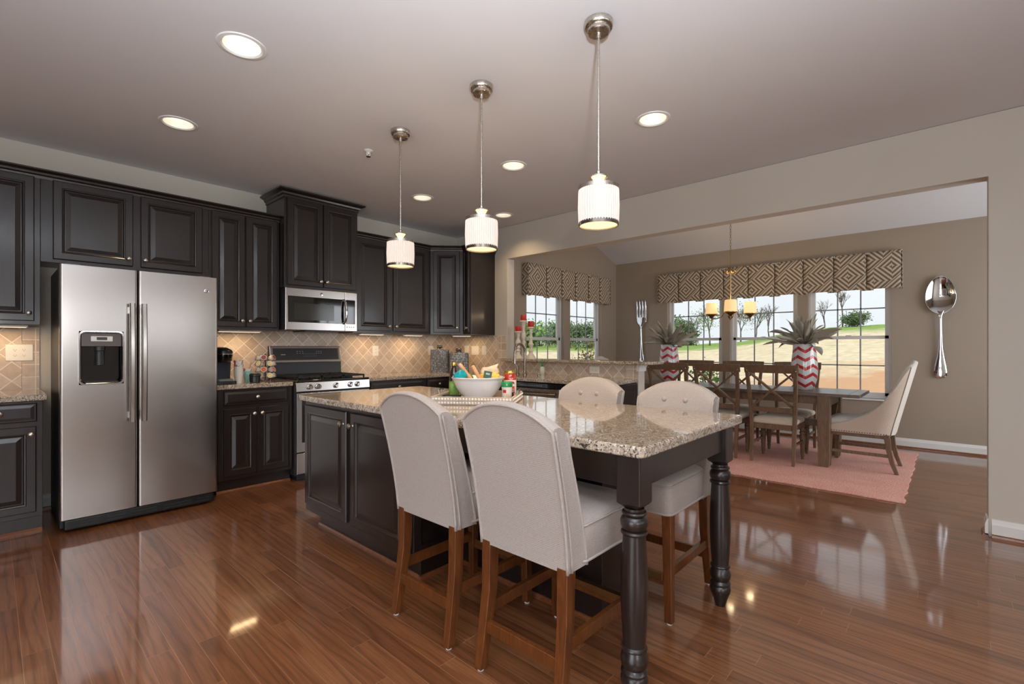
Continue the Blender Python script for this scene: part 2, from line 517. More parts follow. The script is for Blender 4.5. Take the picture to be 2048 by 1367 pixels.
# ------------------------------------------------------------------ geometry helpers
class MB:
    """Collects faces; build() links them as one mesh object."""
    def __init__(s):
        s.v = []
        s.f = []

    def add(s, vs, fs):
        o = len(s.v)
        s.v += [tuple(p) for p in vs]
        s.f += [tuple(i + o for i in f) for f in fs]
        return s

    def box(s, x0, x1, y0, y1, z0, z1):
        v = [(x, y, z) for z in (z0, z1) for y in (y0, y1) for x in (x0, x1)]
        return s.add(v, [(0, 2, 3, 1), (4, 5, 7, 6), (0, 1, 5, 4), (2, 6, 7, 3), (0, 4, 6, 2), (1, 3, 7, 5)])

    def loft(s, rings, cap0=True, cap1=True, closed=True):
        n = len(rings[0])
        v = [p for r in rings for p in r]
        f = []
        for i in range(len(rings) - 1):
            for j in range(n if closed else n - 1):
                k = (j + 1) % n
                f.append((i * n + j, i * n + k, (i + 1) * n + k, (i + 1) * n + j))
        if cap0:
            f.append(tuple(range(n))[::-1])
        if cap1:
            f.append(tuple((len(rings) - 1) * n + j for j in range(n)))
        return s.add(v, f)

    def lathe(s, prof, n=24, c=(0, 0, 0), axis='z', cap0=True, cap1=True):
        rings = []
        for r, h in prof:
            ring = []
            for k in range(n):
                a = 2 * PI * k / n
                p = (r * math.cos(a), r * math.sin(a), h)
                if axis == 'y':
                    p = (p[0], -h, p[1])
                elif axis == 'x':
                    p = (-h, p[0], p[1])
                ring.append((p[0] + c[0], p[1] + c[1], p[2] + c[2]))
            rings.append(ring)
        return s.loft(rings, cap0, cap1)

    def tube(s, pts, r, n=8, closed=False, flat=1.0):
        P = [Vector(p) for p in pts]
        m = len(P)
        rings = []
        ref = None
        for i in range(m):
            a = P[(i - 1) % m] if (closed or i) else P[0]
            b = P[(i + 1) % m] if (closed or i < m - 1) else P[-1]
            t = (b - a).normalized()
            if ref is None:
                ref = Vector((0, 0, 1)) if abs(t.z) < 0.9 else Vector((1, 0, 0))
            side = t.cross(ref).normalized()
            ref = side.cross(t).normalized()
            rr = r[i] if isinstance(r, (list, tuple)) else r
            rings.append([tuple(P[i] + side * rr * math.cos(2 * PI * k / n) + ref * rr * flat * math.sin(2 * PI * k / n)) for k in range(n)])
        if closed:
            rings.append(rings[0])
            return s.loft(rings, False, False)
        return s.loft(rings)

    def beam(s, p, q, wx, wy, up=(0, 0, 1)):
        """A rectangular bar from p to q: wx across, wy along up."""
        p, q = Vector(p), Vector(q)
        t = (q - p).normalized()
        u = Vector(up)
        side = t.cross(u).normalized()
        u = side.cross(t).normalized()
        rings = [[tuple(e + side * a * wx / 2 + u * b * wy / 2) for a, b in ((-1, -1), (1, -1), (1, 1), (-1, 1))] for e in (p, q)]
        return s.loft(rings)

    def post(s, secs):
        """Square post through sections (x, y, z, wx, wy)."""
        return s.loft([[(x - a / 2, y - b / 2, z), (x + a / 2, y - b / 2, z), (x + a / 2, y + b / 2, z), (x - a / 2, y + b / 2, z)] for x, y, z, a, b in secs])

    def extr(s, poly, axis, a, b):
        def mk(p, h):
            return {'x': (h, p[0], p[1]), 'y': (p[0], h, p[1]), 'z': (p[0], p[1], h)}[axis]
        return s.loft([[mk(p, a) for p in poly], [mk(p, b) for p in poly]])

    def nest(s, x0, x1, z0, z1, prof, back=True):
        """Concentric rectangles facing -y: prof is a list of (inset, y)."""
        rings = [[(x0 + i, y, z0 + i), (x1 - i, y, z0 + i), (x1 - i, y, z1 - i), (x0 + i, y, z1 - i)] for i, y in prof]
        return s.loft(rings, back, True)

    def grid(s, fn, nu, nv):
        v = [fn(i / nu, j / nv) for i in range(nu + 1) for j in range(nv + 1)]
        f = [(i * (nv + 1) + j, (i + 1) * (nv + 1) + j, (i + 1) * (nv + 1) + j + 1, i * (nv + 1) + j + 1) for i in range(nu) for j in range(nv)]
        return s.add(v, f)

    def build(s, name, mat, parent=None, loc=(0, 0, 0), rot=(0, 0, 0), bev=0.0, seg=2, smooth=None, sub=0, solid=0.0, recalc=True):
        me = bpy.data.meshes.new(name)
        me.from_pydata(s.v, [], s.f)
        if recalc:
            bm = bmesh.new()
            bm.from_mesh(me)
            bmesh.ops.recalc_face_normals(bm, faces=bm.faces)
            bm.to_mesh(me)
            bm.free()
        me.materials.append(mat)
        o = bpy.data.objects.new(name, me)
        COL.objects.link(o)
        o.location = loc
        o.rotation_euler = rot
        if parent is not None:
            o.parent = parent
        if smooth is not None:
            me.polygons.foreach_set('use_smooth', [True] * len(me.polygons))
            if smooth < 180:
                me.set_sharp_from_angle(angle=R_(smooth))
        if solid:
            m = o.modifiers.new('solid', 'SOLIDIFY')
            m.thickness = solid
            m.offset = 0
        if sub:
            m = o.modifiers.new('sub', 'SUBSURF')
            m.levels = m.render_levels = sub
        if bev:
            m = o.modifiers.new('bevel', 'BEVEL')
            m.width = bev
            m.segments = seg
            m.limit_method = 'ANGLE'
            m.angle_limit = R_(40)
            if smooth is None:
                me.polygons.foreach_set('use_smooth', [True] * len(me.polygons))
            m.harden_normals = True
        return o


def tag(o, label=None, cat=None, group=None, kind=None):
    if label:
        o['label'] = label
    if cat:
        o['category'] = cat
    if group:
        o['group'] = group
    if kind:
        o['kind'] = kind
    return o


def thing(name, label, cat, loc=(0, 0, 0), rz=0, group=None, kind=None):
    o = bpy.data.objects.new(name, None)
    COL.objects.link(o)
    o.empty_display_size = 0.1
    o.location = loc
    o.rotation_euler = (0, 0, rz)
    return tag(o, label, cat, group, kind)


def copy_tree(root, loc=None, rz=None, label=None):
    r = root.copy()
    COL.objects.link(r)
    if loc is not None:
        r.location = loc
    if rz is not None:
        r.rotation_euler = (0, 0, rz)
    if label:
        r['label'] = label
    for ch in root.children:
        c = ch.copy()
        COL.objects.link(c)
        c.parent = r
        for g in ch.children:
            d = g.copy()
            COL.objects.link(d)
            d.parent = c
    return r


def struct(o, label=None):
    o['kind'] = 'structure'
    if label:
        o['label'] = label
    return o


def rrect(hx, hy, r, z, n=5, cx=0, cy=0):
    out = []
    for qx, qy, a0 in ((1, 1, 0), (-1, 1, PI / 2), (-1, -1, PI), (1, -1, 1.5 * PI)):
        for k in range(n + 1):
            a = a0 + PI / 2 * k / n
            out.append((cx + qx * (hx - r) + r * math.cos(a), cy + qy * (hy - r) + r * math.sin(a), z))
    return out


def lettering(txt, size, mat, parent, loc, rot, name='lettering', depth=0.0004, bold=0.0):
    c = bpy.data.curves.new(name, 'FONT')
    c.body = txt
    c.size = size
    c.extrude = depth
    c.offset = bold
    c.align_x = 'CENTER'
    c.align_y = 'CENTER'
    c.materials.append(mat)
    o = bpy.data.objects.new(name, c)
    COL.objects.link(o)
    o.parent = parent
    o.location = loc
    o.rotation_euler = rot
    bpy.context.view_layer.update()
    me = bpy.data.meshes.new_from_object(o)
    m = bpy.data.objects.new(name, me)
    COL.objects.link(m)
    m.parent = parent
    m.location = loc
    m.rotation_euler = rot
    bpy.data.objects.remove(o)
    return m


# ------------------------------------------------------------------ the rooms
XW, YW, CE = 4.37, 5.05, 2.74          # kitchen right wall, range wall, ceiling height
XD, YD = 7.55, 4.396                   # dining far wall, dining left wall
OY0, OY1, OZ = -0.185, 4.085, 2.335    # wide opening between kitchen and dining
HWY, BARZ = 2.29, 1.055                # half wall end and height

struct(MB().extr([(-2.52, -3.72), (4.5, -3.72), (4.5, -2.3), (7.67, -2.3), (7.67, 4.516), (4.5, 4.516), (4.5, 5.17), (-2.52, 5.17)], 'z', -0.12, 0).build('floor', M['floor']), 'glossy oak strip floor')
cans = [(0.853, 2.623), (0.856, 3.841), (2.969, 1.451), (2.943, 2.68), (2.95, 3.931), (3.967, 3.767)]
NC = 28
loops = [[Vector(p) for p in ((-2.52, -3.72, CE), (4.43, -3.72, CE), (4.43, 5.17, CE), (-2.52, 5.17, CE))]]
for cx, cy in cans:
    loops.append([Vector((cx + 0.09 * math.cos(2 * PI * k / NC), cy + 0.09 * math.sin(2 * PI * k / NC), CE)) for k in range(NC)])
tris = tessellate_polygon(loops)
flat = [p for l in loops for p in l]
struct(MB().add(flat, tris).build('ceiling', M['ceiling'], recalc=False), 'white kitchen ceiling')

struct(MB().box(-2.52, XW + 0.1, YW, YW + 0.12, 0, CE + 0.1).build('wall_back', M['wall']), 'off-white range wall')
struct(MB().box(-2.52, -2.43, -3.72, YW, 0, CE + 0.1).build('wall_left', M['wall']))
struct(MB().box(-2.52, XW + 0.1, -3.74, -3.64, 0, CE + 0.1).build('wall_rear', M['wall']))
wr = MB().extr([(YW, 0), (OY1, 0), (OY1, OZ), (OY0, OZ), (OY0, 0), (-3.72, 0), (-3.72, CE), (YW, CE)], 'x', XW, XW + 0.13)
struct(wr.build('wall_right', M['wall'], bev=0.004), 'off-white wall with the wide opening to the dining room')
struct(MB().box(XW, XW + 0.13, HWY, OY1, 0, BARZ).build('wall_half', M['wall'], bev=0.004), 'low wall under the raised granite bar')
tr = MB().extr([(HWY - 0.012, 0.985), (HWY - 0.012, 1.02), (HWY - 0.035, 1.053), (HWY + 0.02, 1.053), (HWY + 0.02, 0.985)], 'x', XW - 0.01, XW + 0.14)
struct(tr.build('trim_1', M['white'], bev=0.003), 'white trim under the bar end')

# dining room shell
def wall_holes(name, mat, u0, u1, z0, zt, holes, put, label):
    """A wall with window holes; put(u, z0, z1, ...) lays a box; zt may be a polygon top given separately."""
    mb = MB()
    cuts = sorted(holes)
    u = u0
    for a, b, h0, h1 in cuts:
        put(mb, u, a, z0, zt)
        put(mb, a, b, z0, h0)
        put(mb, a, b, h1, zt)
        u = b
    put(mb, u, u1, z0, zt)
    return struct(mb.build(name, mat), label)


WZ0, WZ1 = 0.575, 2.15
far_w = [(0.53, 1.427), (1.553, 2.448), (2.56, 3.44)]
left_w = [(5.10, 5.995), (6.15, 7.065)]
wall_holes('wall_far', M['wall_taupe'], -2.3, YD + 0.12, 0, 2.70, [(a, b, WZ0, WZ1) for a, b in far_w],
           lambda m, a, b, c, d: m.box(XD, XD + 0.12, a, b, c, d), 'taupe dining wall with three windows')
wall_holes('wall_dining_left', M['wall_taupe'], XW + 0.13, XD + 0.12, 0, 2.70, [(a, b, WZ0, WZ1) for a, b in left_w],
           lambda m, a, b, c, d: m.box(a, b, YD, YD + 0.12, c, d), 'taupe dining wall with two windows')
SL = 0.36
zs = lambda x: 2.70 + SL * (XD - x)
struct(MB().extr([(XW + 0.1, 2.70), (XD + 0.12, 2.70), (XD, 2.70), (XW + 0.1, zs(XW + 0.1))], 'y', YD, YD + 0.12).build('wall_gable', M['wall_taupe']), 'taupe gable above the left dining windows')
struct(MB().extr([(XW + 0.1, 0), (XD + 0.12, 0), (XD + 0.12, 2.70), (XD, 2.70), (XW + 0.1, zs(XW + 0.1))], 'y', -2.3, -2.2).build('wall_dining_right', M['wall_taupe']))
struct(MB().extr([(XD + 0.12, zs(XD + 0.12)), (XD + 0.12, zs(XD + 0.12) + 0.1), (XW, zs(XW) + 0.1), (XW, zs(XW))], 'y', -2.3, YD + 0.12).build('ceiling_dining', M['ceiling']), 'sloped white dining ceiling')
struct(MB().box(XW, XW + 0.13, -2.3, YD + 0.12, CE, zs(XW)).build('wall_upper', M['wall_taupe']))

# tiled backsplash
struct(MB().box(0.155, 0.247, YW - 0.008, YW, 0.915, 1.375).build('wall_tile_border_left', M['tile_sx']), 'straight border tiles beside the fridge')
struct(MB().box(-0.62, 0.152, YW - 0.008, YW, 0.915, 1.375).box(1.22, XW, YW - 0.008, YW, 0.915, 1.42).build('wall_tile_back', M['tile_xz']), 'diagonal stone tile backsplash')
struct(MB().box(XW - 0.008, XW, 4.24, YW, 0.915, 1.375).box(XW - 0.008, XW, 2.43, OY1, 0.915, BARZ).box(XW - 0.008, XW, OY1, 4.24, 0.915, 1.055).build('wall_tile_right', M['tile_yz']), 'diagonal tile below the raised bar')
struct(MB().box(XW - 0.008, XW, OY1 + 0.02, 4.237, 1.058, 1.375).box(XW - 0.008, XW, HWY, 2.428, 0.915, BARZ).build('wall_tile_border_right', M['tile_sy']), 'straight border tiles')

# baseboards: white board with a brown shoe molding
def baseboard(name, p, q, nrm, label):
    p, q, nn = Vector(p), Vector(q), Vector(nrm)
    def run(prof):
        return MB().loft([[tuple(e + nn * a + Vector((0, 0, z))) for a, z in prof] for e in (p, q)])
    o = struct(run([(0, 0.015), (0.016, 0.015), (0.016, 0.085), (0.011, 0.1), (0.008, 0.115), (0, 0.118)]).build(name, M['white']), label)
    s = run([(0, 0), (0.03, 0), (0.03, 0.006), (0.024, 0.018), (0.016, 0.024), (0, 0.024)]).build('shoe_molding', M['shoe'], o)
    s['label'] = 'brown wooden shoe molding'
    return o


baseboard('baseboard_far', (XD, -2.2, 0), (XD, YD, 0), (-1, 0, 0), 'white baseboard under the dining windows')
baseboard('baseboard_pier', (XW, OY0 - 0.016, 0), (XW, -3.64, 0), (-1, 0, 0), 'white baseboard on the right-hand wall')
baseboard('baseboard_jamb', (XW - 0.016, OY0, 0), (XW + 0.13, OY0, 0), (0, 1, 0), 'white baseboard turning into the opening')
baseboard('baseboard_fridge', (0.22, YW, 0), (0.31, YW, 0), (0, -1, 0), 'white baseboard in the gap beside the fridge')
baseboard('baseboard_dining_left', (XW + 0.13, YD, 0), (XD, YD, 0), (0, -1, 0), 'white baseboard under the left dining windows')


def window(i, loc, rz, W, label):
    """Double-hung window in its opening. Local x across, z up, +y outwards, origin at the sill's inner left corner."""
    H = WZ1 - WZ0
    o = struct(thing('window_%d' % i, label, None, loc, rz))
    fr = MB()
    d0, d1 = 0.055, 0.118
    fr.box(0, 0.03, d0, d1, 0, H).box(W - 0.03, W, d0, d1, 0, H).box(0, W, d0, d1, H - 0.03, H).box(0, W, d0, d1, 0, 0.035)
    fr.build('frame', M['vinyl'], o, bev=0.003)
    MB().box(-0.012, W + 0.012, -0.025, d0, -0.022, 0.0).build('sill', M['white'], o, bev=0.004)
    zm = 1.355 - WZ0
    for nm, z0, z1, y0, cols, rows in (('upper_sash', zm - 0.02, H - 0.03, 0.09, 3, 2), ('lower_sash', 0.035, zm + 0.022, 0.06, 3, 2)):
        y1 = y0 + 0.026
        s = MB()
        b = 0.042
        s.box(0.03, 0.03 + b, y0, y1, z0, z1).box(W - 0.03 - b, W - 0.03, y0, y1, z0, z1).box(0.03, W - 0.03, y0, y1, z0, z0 + b).box(0.03, W - 0.03, y0, y1, z1 - b, z1)
        so = s.build(nm, M['vinyl'], o, bev=0.003)
        gx0, gx1, gz0, gz1 = 0.03 + b, W - 0.03 - b, z0 + b, z1 - b
        g = MB()
        for c in range(1, cols):
            x = gx0 + (gx1 - gx0) * c / cols
            g.box(x - 0.008, x + 0.008, y0 + 0.009, y0 + 0.017, gz0, gz1)
        for r in range(1, rows):
            z = gz0 + (gz1 - gz0) * r / rows
            g.box(gx0, gx1, y0 + 0.009, y0 + 0.017, z - 0.008, z + 0.008)
        g.build('grille', M['muntin'], so)
        MB().add([(gx0, y0 + 0.013, gz0), (gx1, y0 + 0.013, gz0), (gx1, y0 + 0.013, gz1), (gx0, y0 + 0.013, gz1)], [(0, 1, 2, 3)]).build('pane', M['glass'], so, recalc=False)
    MB().box(W / 2 - 0.03, W / 2 + 0.03, 0.05, 0.066, zm + 0.02, zm + 0.03).build('sash_lock', M['white'], o)
    return o


window(1, (XD, far_w[0][1], WZ0), -PI / 2, far_w[0][1] - far_w[0][0], 'right window on the far dining wall')
window(2, (XD, far_w[1][1], WZ0), -PI / 2, far_w[1][1] - far_w[1][0], 'middle window on the far dining wall')
window(3, (XD, far_w[2][1], WZ0), -PI / 2, far_w[2][1] - far_w[2][0], 'left window on the far dining wall')
window(4, (left_w[0][0], YD, WZ0), 0, left_w[0][1] - left_w[0][0], 'left window above the raised bar')
window(5, (left_w[1][0], YD, WZ0), 0, left_w[1][1] - left_w[1][0], 'right window above the raised bar')

# window-like frames added round the unseen lamps; the walls behind stay solid
def lamp_frame(i, loc, rz, W, H, cols, label):
    o = struct(thing('window_%d' % i, label, None, loc, rz))
    f = MB()
    for a in (-W / 2 - 0.03, W / 2 - 0.03):
        f.box(a, a + 0.06, -0.02, 0.05, -H / 2 - 0.03, H / 2 + 0.03)
    for a in (-H / 2 - 0.03, H / 2 - 0.03):
        f.box(-W / 2, W / 2, -0.02, 0.05, a, a + 0.06)
    f.build('frame', M['vinyl'], o, bev=0.003)
    for k in range(1, cols):
        x = -W / 2 + W * k / cols
        MB().box(x - 0.02, x + 0.02, 0.0, 0.04, -H / 2, H / 2).build('mullion', M['vinyl'], o)
    return o


lamp_frame(6, (-1.5, -3.62, 1.5), 0, 1.6, 1.6, 2, 'window frame added round the lamp behind the camera')
lamp_frame(7, (1.5, -3.62, 1.72), 0, 4.2, 0.34, 5, 'transom-shaped frame added round the long lamp behind the camera')
lamp_frame(8, (-2.42, 0.3, 1.15), -PI / 2, 1.8, 2.1, 2, 'door-sized frame added round the lamp left of the camera')
lamp_frame(9, (6.0, -2.18, 1.4), 0, 2.2, 1.8, 3, 'window-like frame added round the unseen dining room lamp')

# ------------------------------------------------------------------ recessed lights, sprinkler
can_words = ['large recessed ceiling light nearest the camera at upper left', 'recessed ceiling light above the refrigerator doors',
             'recessed ceiling light right of the nearest pendant', 'recessed ceiling light between the middle and nearest pendants',
             'recessed ceiling light just right of the farthest pendant rod', 'smallest recessed ceiling light, beside the middle pendant shade']
can0 = None
for (cx, cy), lab in zip(cans, can_words):
    if can0 is None:
        o = can0 = thing('recessed_light', lab, 'ceiling light', (cx, cy, CE), 0, 'recessed ceiling lights')
        MB().lathe([(0.112, 0.0), (0.11, -0.005), (0.094, -0.007), (0.086, 0.0), (0.086, 0.002)], 36, cap0=False, cap1=False).build('trim_ring', M['white'], o, smooth=40)
        MB().lathe([(0.0865, 0.001), (0.083, 0.05), (0.078, 0.075)], 36, cap0=False, cap1=False).build('baffle', M['white'], o, smooth=40, recalc=False)
        MB().lathe([(0.078, 0.075), (0.066, 0.075), (0.06, 0.06), (0.045, 0.052), (0.001, 0.048)], 28, cap0=False).build('bulb', M['bulb'], o, smooth=60)
        lamp('recessed_glow', 'SPOT', (0, 0, 0.03), 26, WARM, o, size=0.05, spot=(125, 0.8))
    else:
        copy_tree(can0, (cx, cy, CE), 0, lab)
sp = thing('fire_sprinkler', 'small white fire sprinkler head on the ceiling left of the farthest pendant', 'sprinkler', (1.964, 3.299, CE))
MB().lathe([(0.034, 0), (0.034, -0.003), (0.02, -0.012), (0.012, -0.014)], 20).build('escutcheon', M['white'], sp, smooth=40)
MB().lathe([(0.007, -0.014), (0.007, -0.028), (0.004, -0.03)], 12).tube([(0.012, 0, -0.014), (0.014, 0, -0.03), (0.004, 0, -0.044)], 0.003, 6).tube([(-0.012, 0, -0.014), (-0.014, 0, -0.03), (-0.004, 0, -0.044)], 0.003, 6).build('frame_arms', M['white'], sp, smooth=40)
MB().lathe([(0.004, -0.042), (0.017, -0.046), (0.017, -0.048), (0.003, -0.05)], 16).build('deflector', M['bronze'], sp, smooth=40)

# ------------------------------------------------------------------ pendants over the island
pend = [((1.915, 1.207), 'nearest pendant lamp over the island, its pleated shade largest in view'), ((1.922, 2.001), 'middle pendant lamp over the island with pleated white shade'),
        ((1.939, 2.836), 'farthest pendant lamp, its pleated shade in front of the dark upper cabinets')]
p0 = None
for (px, py), lab in pend:
    if p0 is None:
        o = p0 = thing('pendant_lamp', lab, 'pendant lamp', (px, py, CE), 0, 'pleated pendants in a row over the island')
        MB().lathe([(0.067, 0), (0.067, -0.02), (0.063, -0.026), (0.052, -0.028), (0.052, -0.045), (0.048, -0.05), (0.012, -0.052), (0.009, -0.075)], 40).build('ceiling_canopy', M['nickel'], o, smooth=35)
        MB().lathe([(0.006, -0.05), (0.006, -0.69), (0.011, -0.695), (0.011, -0.715)], 14).build('stem', M['nickel'], o, smooth=40)
        MB().lathe([(0.009, -0.705), (0.04, -0.718), (0.041, -0.724), (0.024, -0.74), (0.014, -0.757), (0.013, -0.77)], 32).build('finial_cup', M['nickel'], o, smooth=40)
        MB().lathe([(0.09, -0.766), (0.0935, -0.766), (0.0935, -0.783), (0.09, -0.783)], 48, cap0=False, cap1=False).tube([(-0.09, 0, -0.772), (0.09, 0, -0.772)], 0.003, 6).tube([(0, -0.09, -0.772), (0, 0.09, -0.772)], 0.003, 6).build('top_band', M['nickel'], o, smooth=35)
        n = 176
        rings = []
        for zz, rr in ((-0.78, 0.0915), (-0.79, 0.0925), (-0.86, 0.0945), (-0.93, 0.092), (-0.937, 0.091)):
            rings.append([((rr + 0.0016 * math.sin(2 * PI * k / n * 44)) * math.cos(2 * PI * k / n), (rr + 0.0016 * math.sin(2 * PI * k / n * 44)) * math.sin(2 * PI * k / n), zz) for k in range(n)])
        MB().loft(rings, False, False).build('lamp_shade', M['pleat'], o, smooth=180)
        MB().lathe([(0.088, -0.932), (0.0925, -0.932), (0.0915, -0.949), (0.087, -0.949)], 48, cap0=False, cap1=False).build('bottom_band', M['bronze'], o, smooth=35)
        MB().lathe([(0.0875, -0.94), (0.06, -0.944), (0.001, -0.945)], 40, cap0=False).build('diffuser', M['diffuser'], o, smooth=60)
        lamp('pendant_glow', 'SPOT', (0, 0, -0.965), 12, WARM, o, size=0.06, spot=(150, 0.6))
        lamp('pendant_upglow', 'POINT', (0, 0, -0.81), 2.0, WARM, o, size=0.03)
    else:
        copy_tree(p0, (px, py, CE), 0, lab)

# ------------------------------------------------------------------ cabinets (local x along the run, front at y=0 facing -y)
ES = M['espresso']


def knob(parent, x, z, y=-0.021):
    return MB().lathe([(0.009, 0), (0.0055, 0.004), (0.005, 0.014), (0.011, 0.018), (0.0155, 0.023), (0.0155, 0.027), (0.011, 0.031), (0.001, 0.033)], 18, axis='y').build('knob', M['nickel'], parent, (x, y, z), smooth=35)


def panel_front(w, h, st=0.058, t=0.02):
    i = st
    if h < 0.2:
        return MB().nest(0, w, 0, h, [(0, -0.001), (0, -t + 0.005), (0.006, -t), (0.012, -t), (0.03, -t - 0.004)])
    return MB().nest(0, w, 0, h, [(0, -0.001), (0, -t + 0.005), (0.005, -t), (i - 0.012, -t), (i - 0.008, -t - 0.003), (i - 0.002, -t - 0.001), (i + 0.004, -t + 0.009), (i + 0.009, -t + 0.009), (i + 0.036, -t + 0.001)])


def door(parent, x, z, w, h, kx=None, kz=None, name='door', st=0.058):
    d = panel_front(w, h, st).build(name, ES, parent, (x, 0, z))
    if kx is not None:
        knob(d, kx, kz)
    return d


def cab_body(parent, W, D, z0, z1, lip=True):
    return MB().box(0, W, 0, D, z0, z1).build('body', ES, parent, bev=0.002)


def upper(name, label, loc, rz, W, D, z0, z1, doors, group='dark upper cabinets', cat='cabinet', dz=(0.025, 0.018)):
    o = thing(name, label, cat, loc, rz, group)
    cab_body(o, W, D, z0, z1)
    for x0, x1, side in doors:
        door(o, x0, z0 + dz[0], x1 - x0, z1 - dz[1] - z0 - dz[0], (x1 - x0 - 0.028) if side == 'r' else 0.028, 0.055)
    return o


UY = 4.72
upper('wall_cabinet', 'dark upper cabinet at the far left edge, above the outlet', (-0.175, UY, 0), 0, 0.41, YW - UY - 0.001, 1.385, 2.435, [(0.03, 0.38, 'r')])
upper('wall_cabinet', 'wide dark cabinet with two square doors above the refrigerator', (0.236, UY, 0), 0, 1.035, YW - UY - 0.001, 1.832, 2.435, [(0.062, 0.515, 'r'), (0.562, 0.985, 'l')])
upper('wall_cabinet', 'dark upper cabinet with two tall doors right of the refrigerator', (1.272, UY, 0), 0, 0.588, YW - UY - 0.001, 1.385, 2.435, [(0.018, 0.283, 'r'), (0.291, 0.567, 'l')])
upper('wall_cabinet', 'taller dark cabinet over the microwave, raised near the ceiling', (1.865, 4.62, 0), 0, 0.755, YW - 4.621, 1.795, 2.665, [(0.025, 0.372, 'r'), (0.38, 0.73, 'l')])
upper('wall_cabinet', 'dark upper cabinet with two wide doors right of the microwave', (2.625, UY, 0), 0, 1.03, YW - UY - 0.001, 1.385, 2.435, [(0.035, 0.462, 'r'), (0.5, 0.995, 'l')])
# corner cabinet set diagonally
DX0, DY0, DX1, DY1 = 3.66, UY, 3.945, 4.437
o = thing('corner_cabinet', 'narrow dark corner cabinet set diagonally with one door', 'cabinet', (DX0, DY0, 0), math.atan2(DY1 - DY0, DX1 - DX0), 'dark upper cabinets')
dl = math.hypot(DX1 - DX0, DY1 - DY0)
ca, sa = math.cos(-o.rotation_euler.z), math.sin(-o.rotation_euler.z)
loc = lambda x, y: ((x - DX0) * ca - (y - DY0) * sa, (x - DX0) * sa + (y - DY0) * ca)
MB().extr([loc(*p) for p in ((DX0, DY0), (DX1, DY1), (XW - 0.002, DY1), (XW - 0.002, YW - 0.002), (DX0, YW - 0.002))], 'z', 1.385, 2.435).build('body', ES, o, bev=0.002)
door(o, 0.04, 1.41, dl - 0.08, 1.005, dl - 0.11, 0.055)
# end cabinet on the right wall, door facing the island
o = thing('wall_cabinet', 'dark end cabinet on the right wall beside the bar opening', 'cabinet', (DX1, DY1 - 0.002, 0), -PI / 2, 'dark upper cabinets')
MB().box(0, 0.135, 0, XW - DX1 - 0.002, 1.385, 2.435).build('body', ES, o, bev=0.002)
door(o, 0.012, 1.41, 0.112, 1.005, 0.085, 0.055, st=0.03)
MB().nest(-0.0, XW - DX1 - 0.03, 0, 1.02, [(0, 0.001), (0, -0.003), (0.004, -0.004)]).build('end_panel', ES, o, (0.135, 0.012, 1.40), (0, 0, PI / 2))


def crown(name, label, path, z, h=0.062, out=0.05):
    """Stepped molding along a polyline (x, y), profile pushed to the right of travel."""
    prof = [(0, 0), (0.008, 0.0), (0.010, h * 0.3), (0.022, h * 0.42), (0.026, h * 0.62), (out - 0.006, h * 0.8), (out, h * 0.84), (out, h), (0.0, h)]
    P = [Vector((a, b)) for a, b in path]
    rings = []
    for i, p in enumerate(P):
        d0 = (p - P[i - 1]).normalized() if i else (P[1] - p).normalized()
        d1 = (P[i + 1] - p).normalized() if i < len(P) - 1 else d0
        n0, n1 = Vector((d0.y, -d0.x)), Vector((d1.y, -d1.x))
        m = (n0 + n1).normalized()
        k = 1 / max(0.3, m.dot(n0))
        rings.append([(p.x + m.x * a * k, p.y + m.y * a * k, z + b) for a, b in prof])
    return tag(MB().loft(rings).build(name, ES), label, 'molding', 'dark crown moldings on the upper cabinets')


crown('crown_molding', 'dark stepped molding along the cabinets above the refrigerator', [(-0.175, UY), (1.862, UY)], 2.412)
crown('crown_molding', 'dark flared molding on top of the taller cabinet over the microwave', [(1.865, YW - 0.002), (1.865, 4.62), (2.62, 4.62), (2.62, YW - 0.002)], 2.645, 0.075, 0.062)
crown('crown_molding', 'dark molding over the right-hand and corner cabinets', [(2.624, UY), (DX0, UY), (DX1, DY1), (DX1, DY1 - 0.137), (XW - 0.002, DY1 - 0.137)], 2.412)

# under-cabinet strips
for x0, y0, lab, rz, ww in ((0.03, 4.86, 'slim warm light bar under the far left cabinet', 0, 0.3), (1.56, 4.86, 'slim warm light bar under the cabinet right of the refrigerator', 0, 0.36),
                        (2.93, 4.86, 'slim warm light bar under the wide-door cabinet, nearest the microwave', 0, 0.3), (3.5, 4.86, 'slim warm light bar under the wide-door cabinet, nearest the corner', 0, 0.26), (4.12, 4.66, 'slim warm light bar under the corner cabinet', -PI / 4, 0.24)):
    o = thing('under_cabinet_light', lab, 'light', (x0, y0, 1.385), rz, 'light bars under the upper cabinets')
    MB().box(-ww / 2, ww / 2, -0.03, 0.03, -0.016, -0.001).build('housing', M['white'], o, bev=0.003)
    MB().box(-ww / 2 + 0.01, ww / 2 - 0.01, -0.022, 0.022, -0.019, -0.0155).build('lens', M['puck'], o)
    lamp('under_cabinet_glow', 'AREA', (0, 0.0, -0.024), 1.25, (1.0, 0.66, 0.34), o, size=ww * 0.8, size_y=0.03)


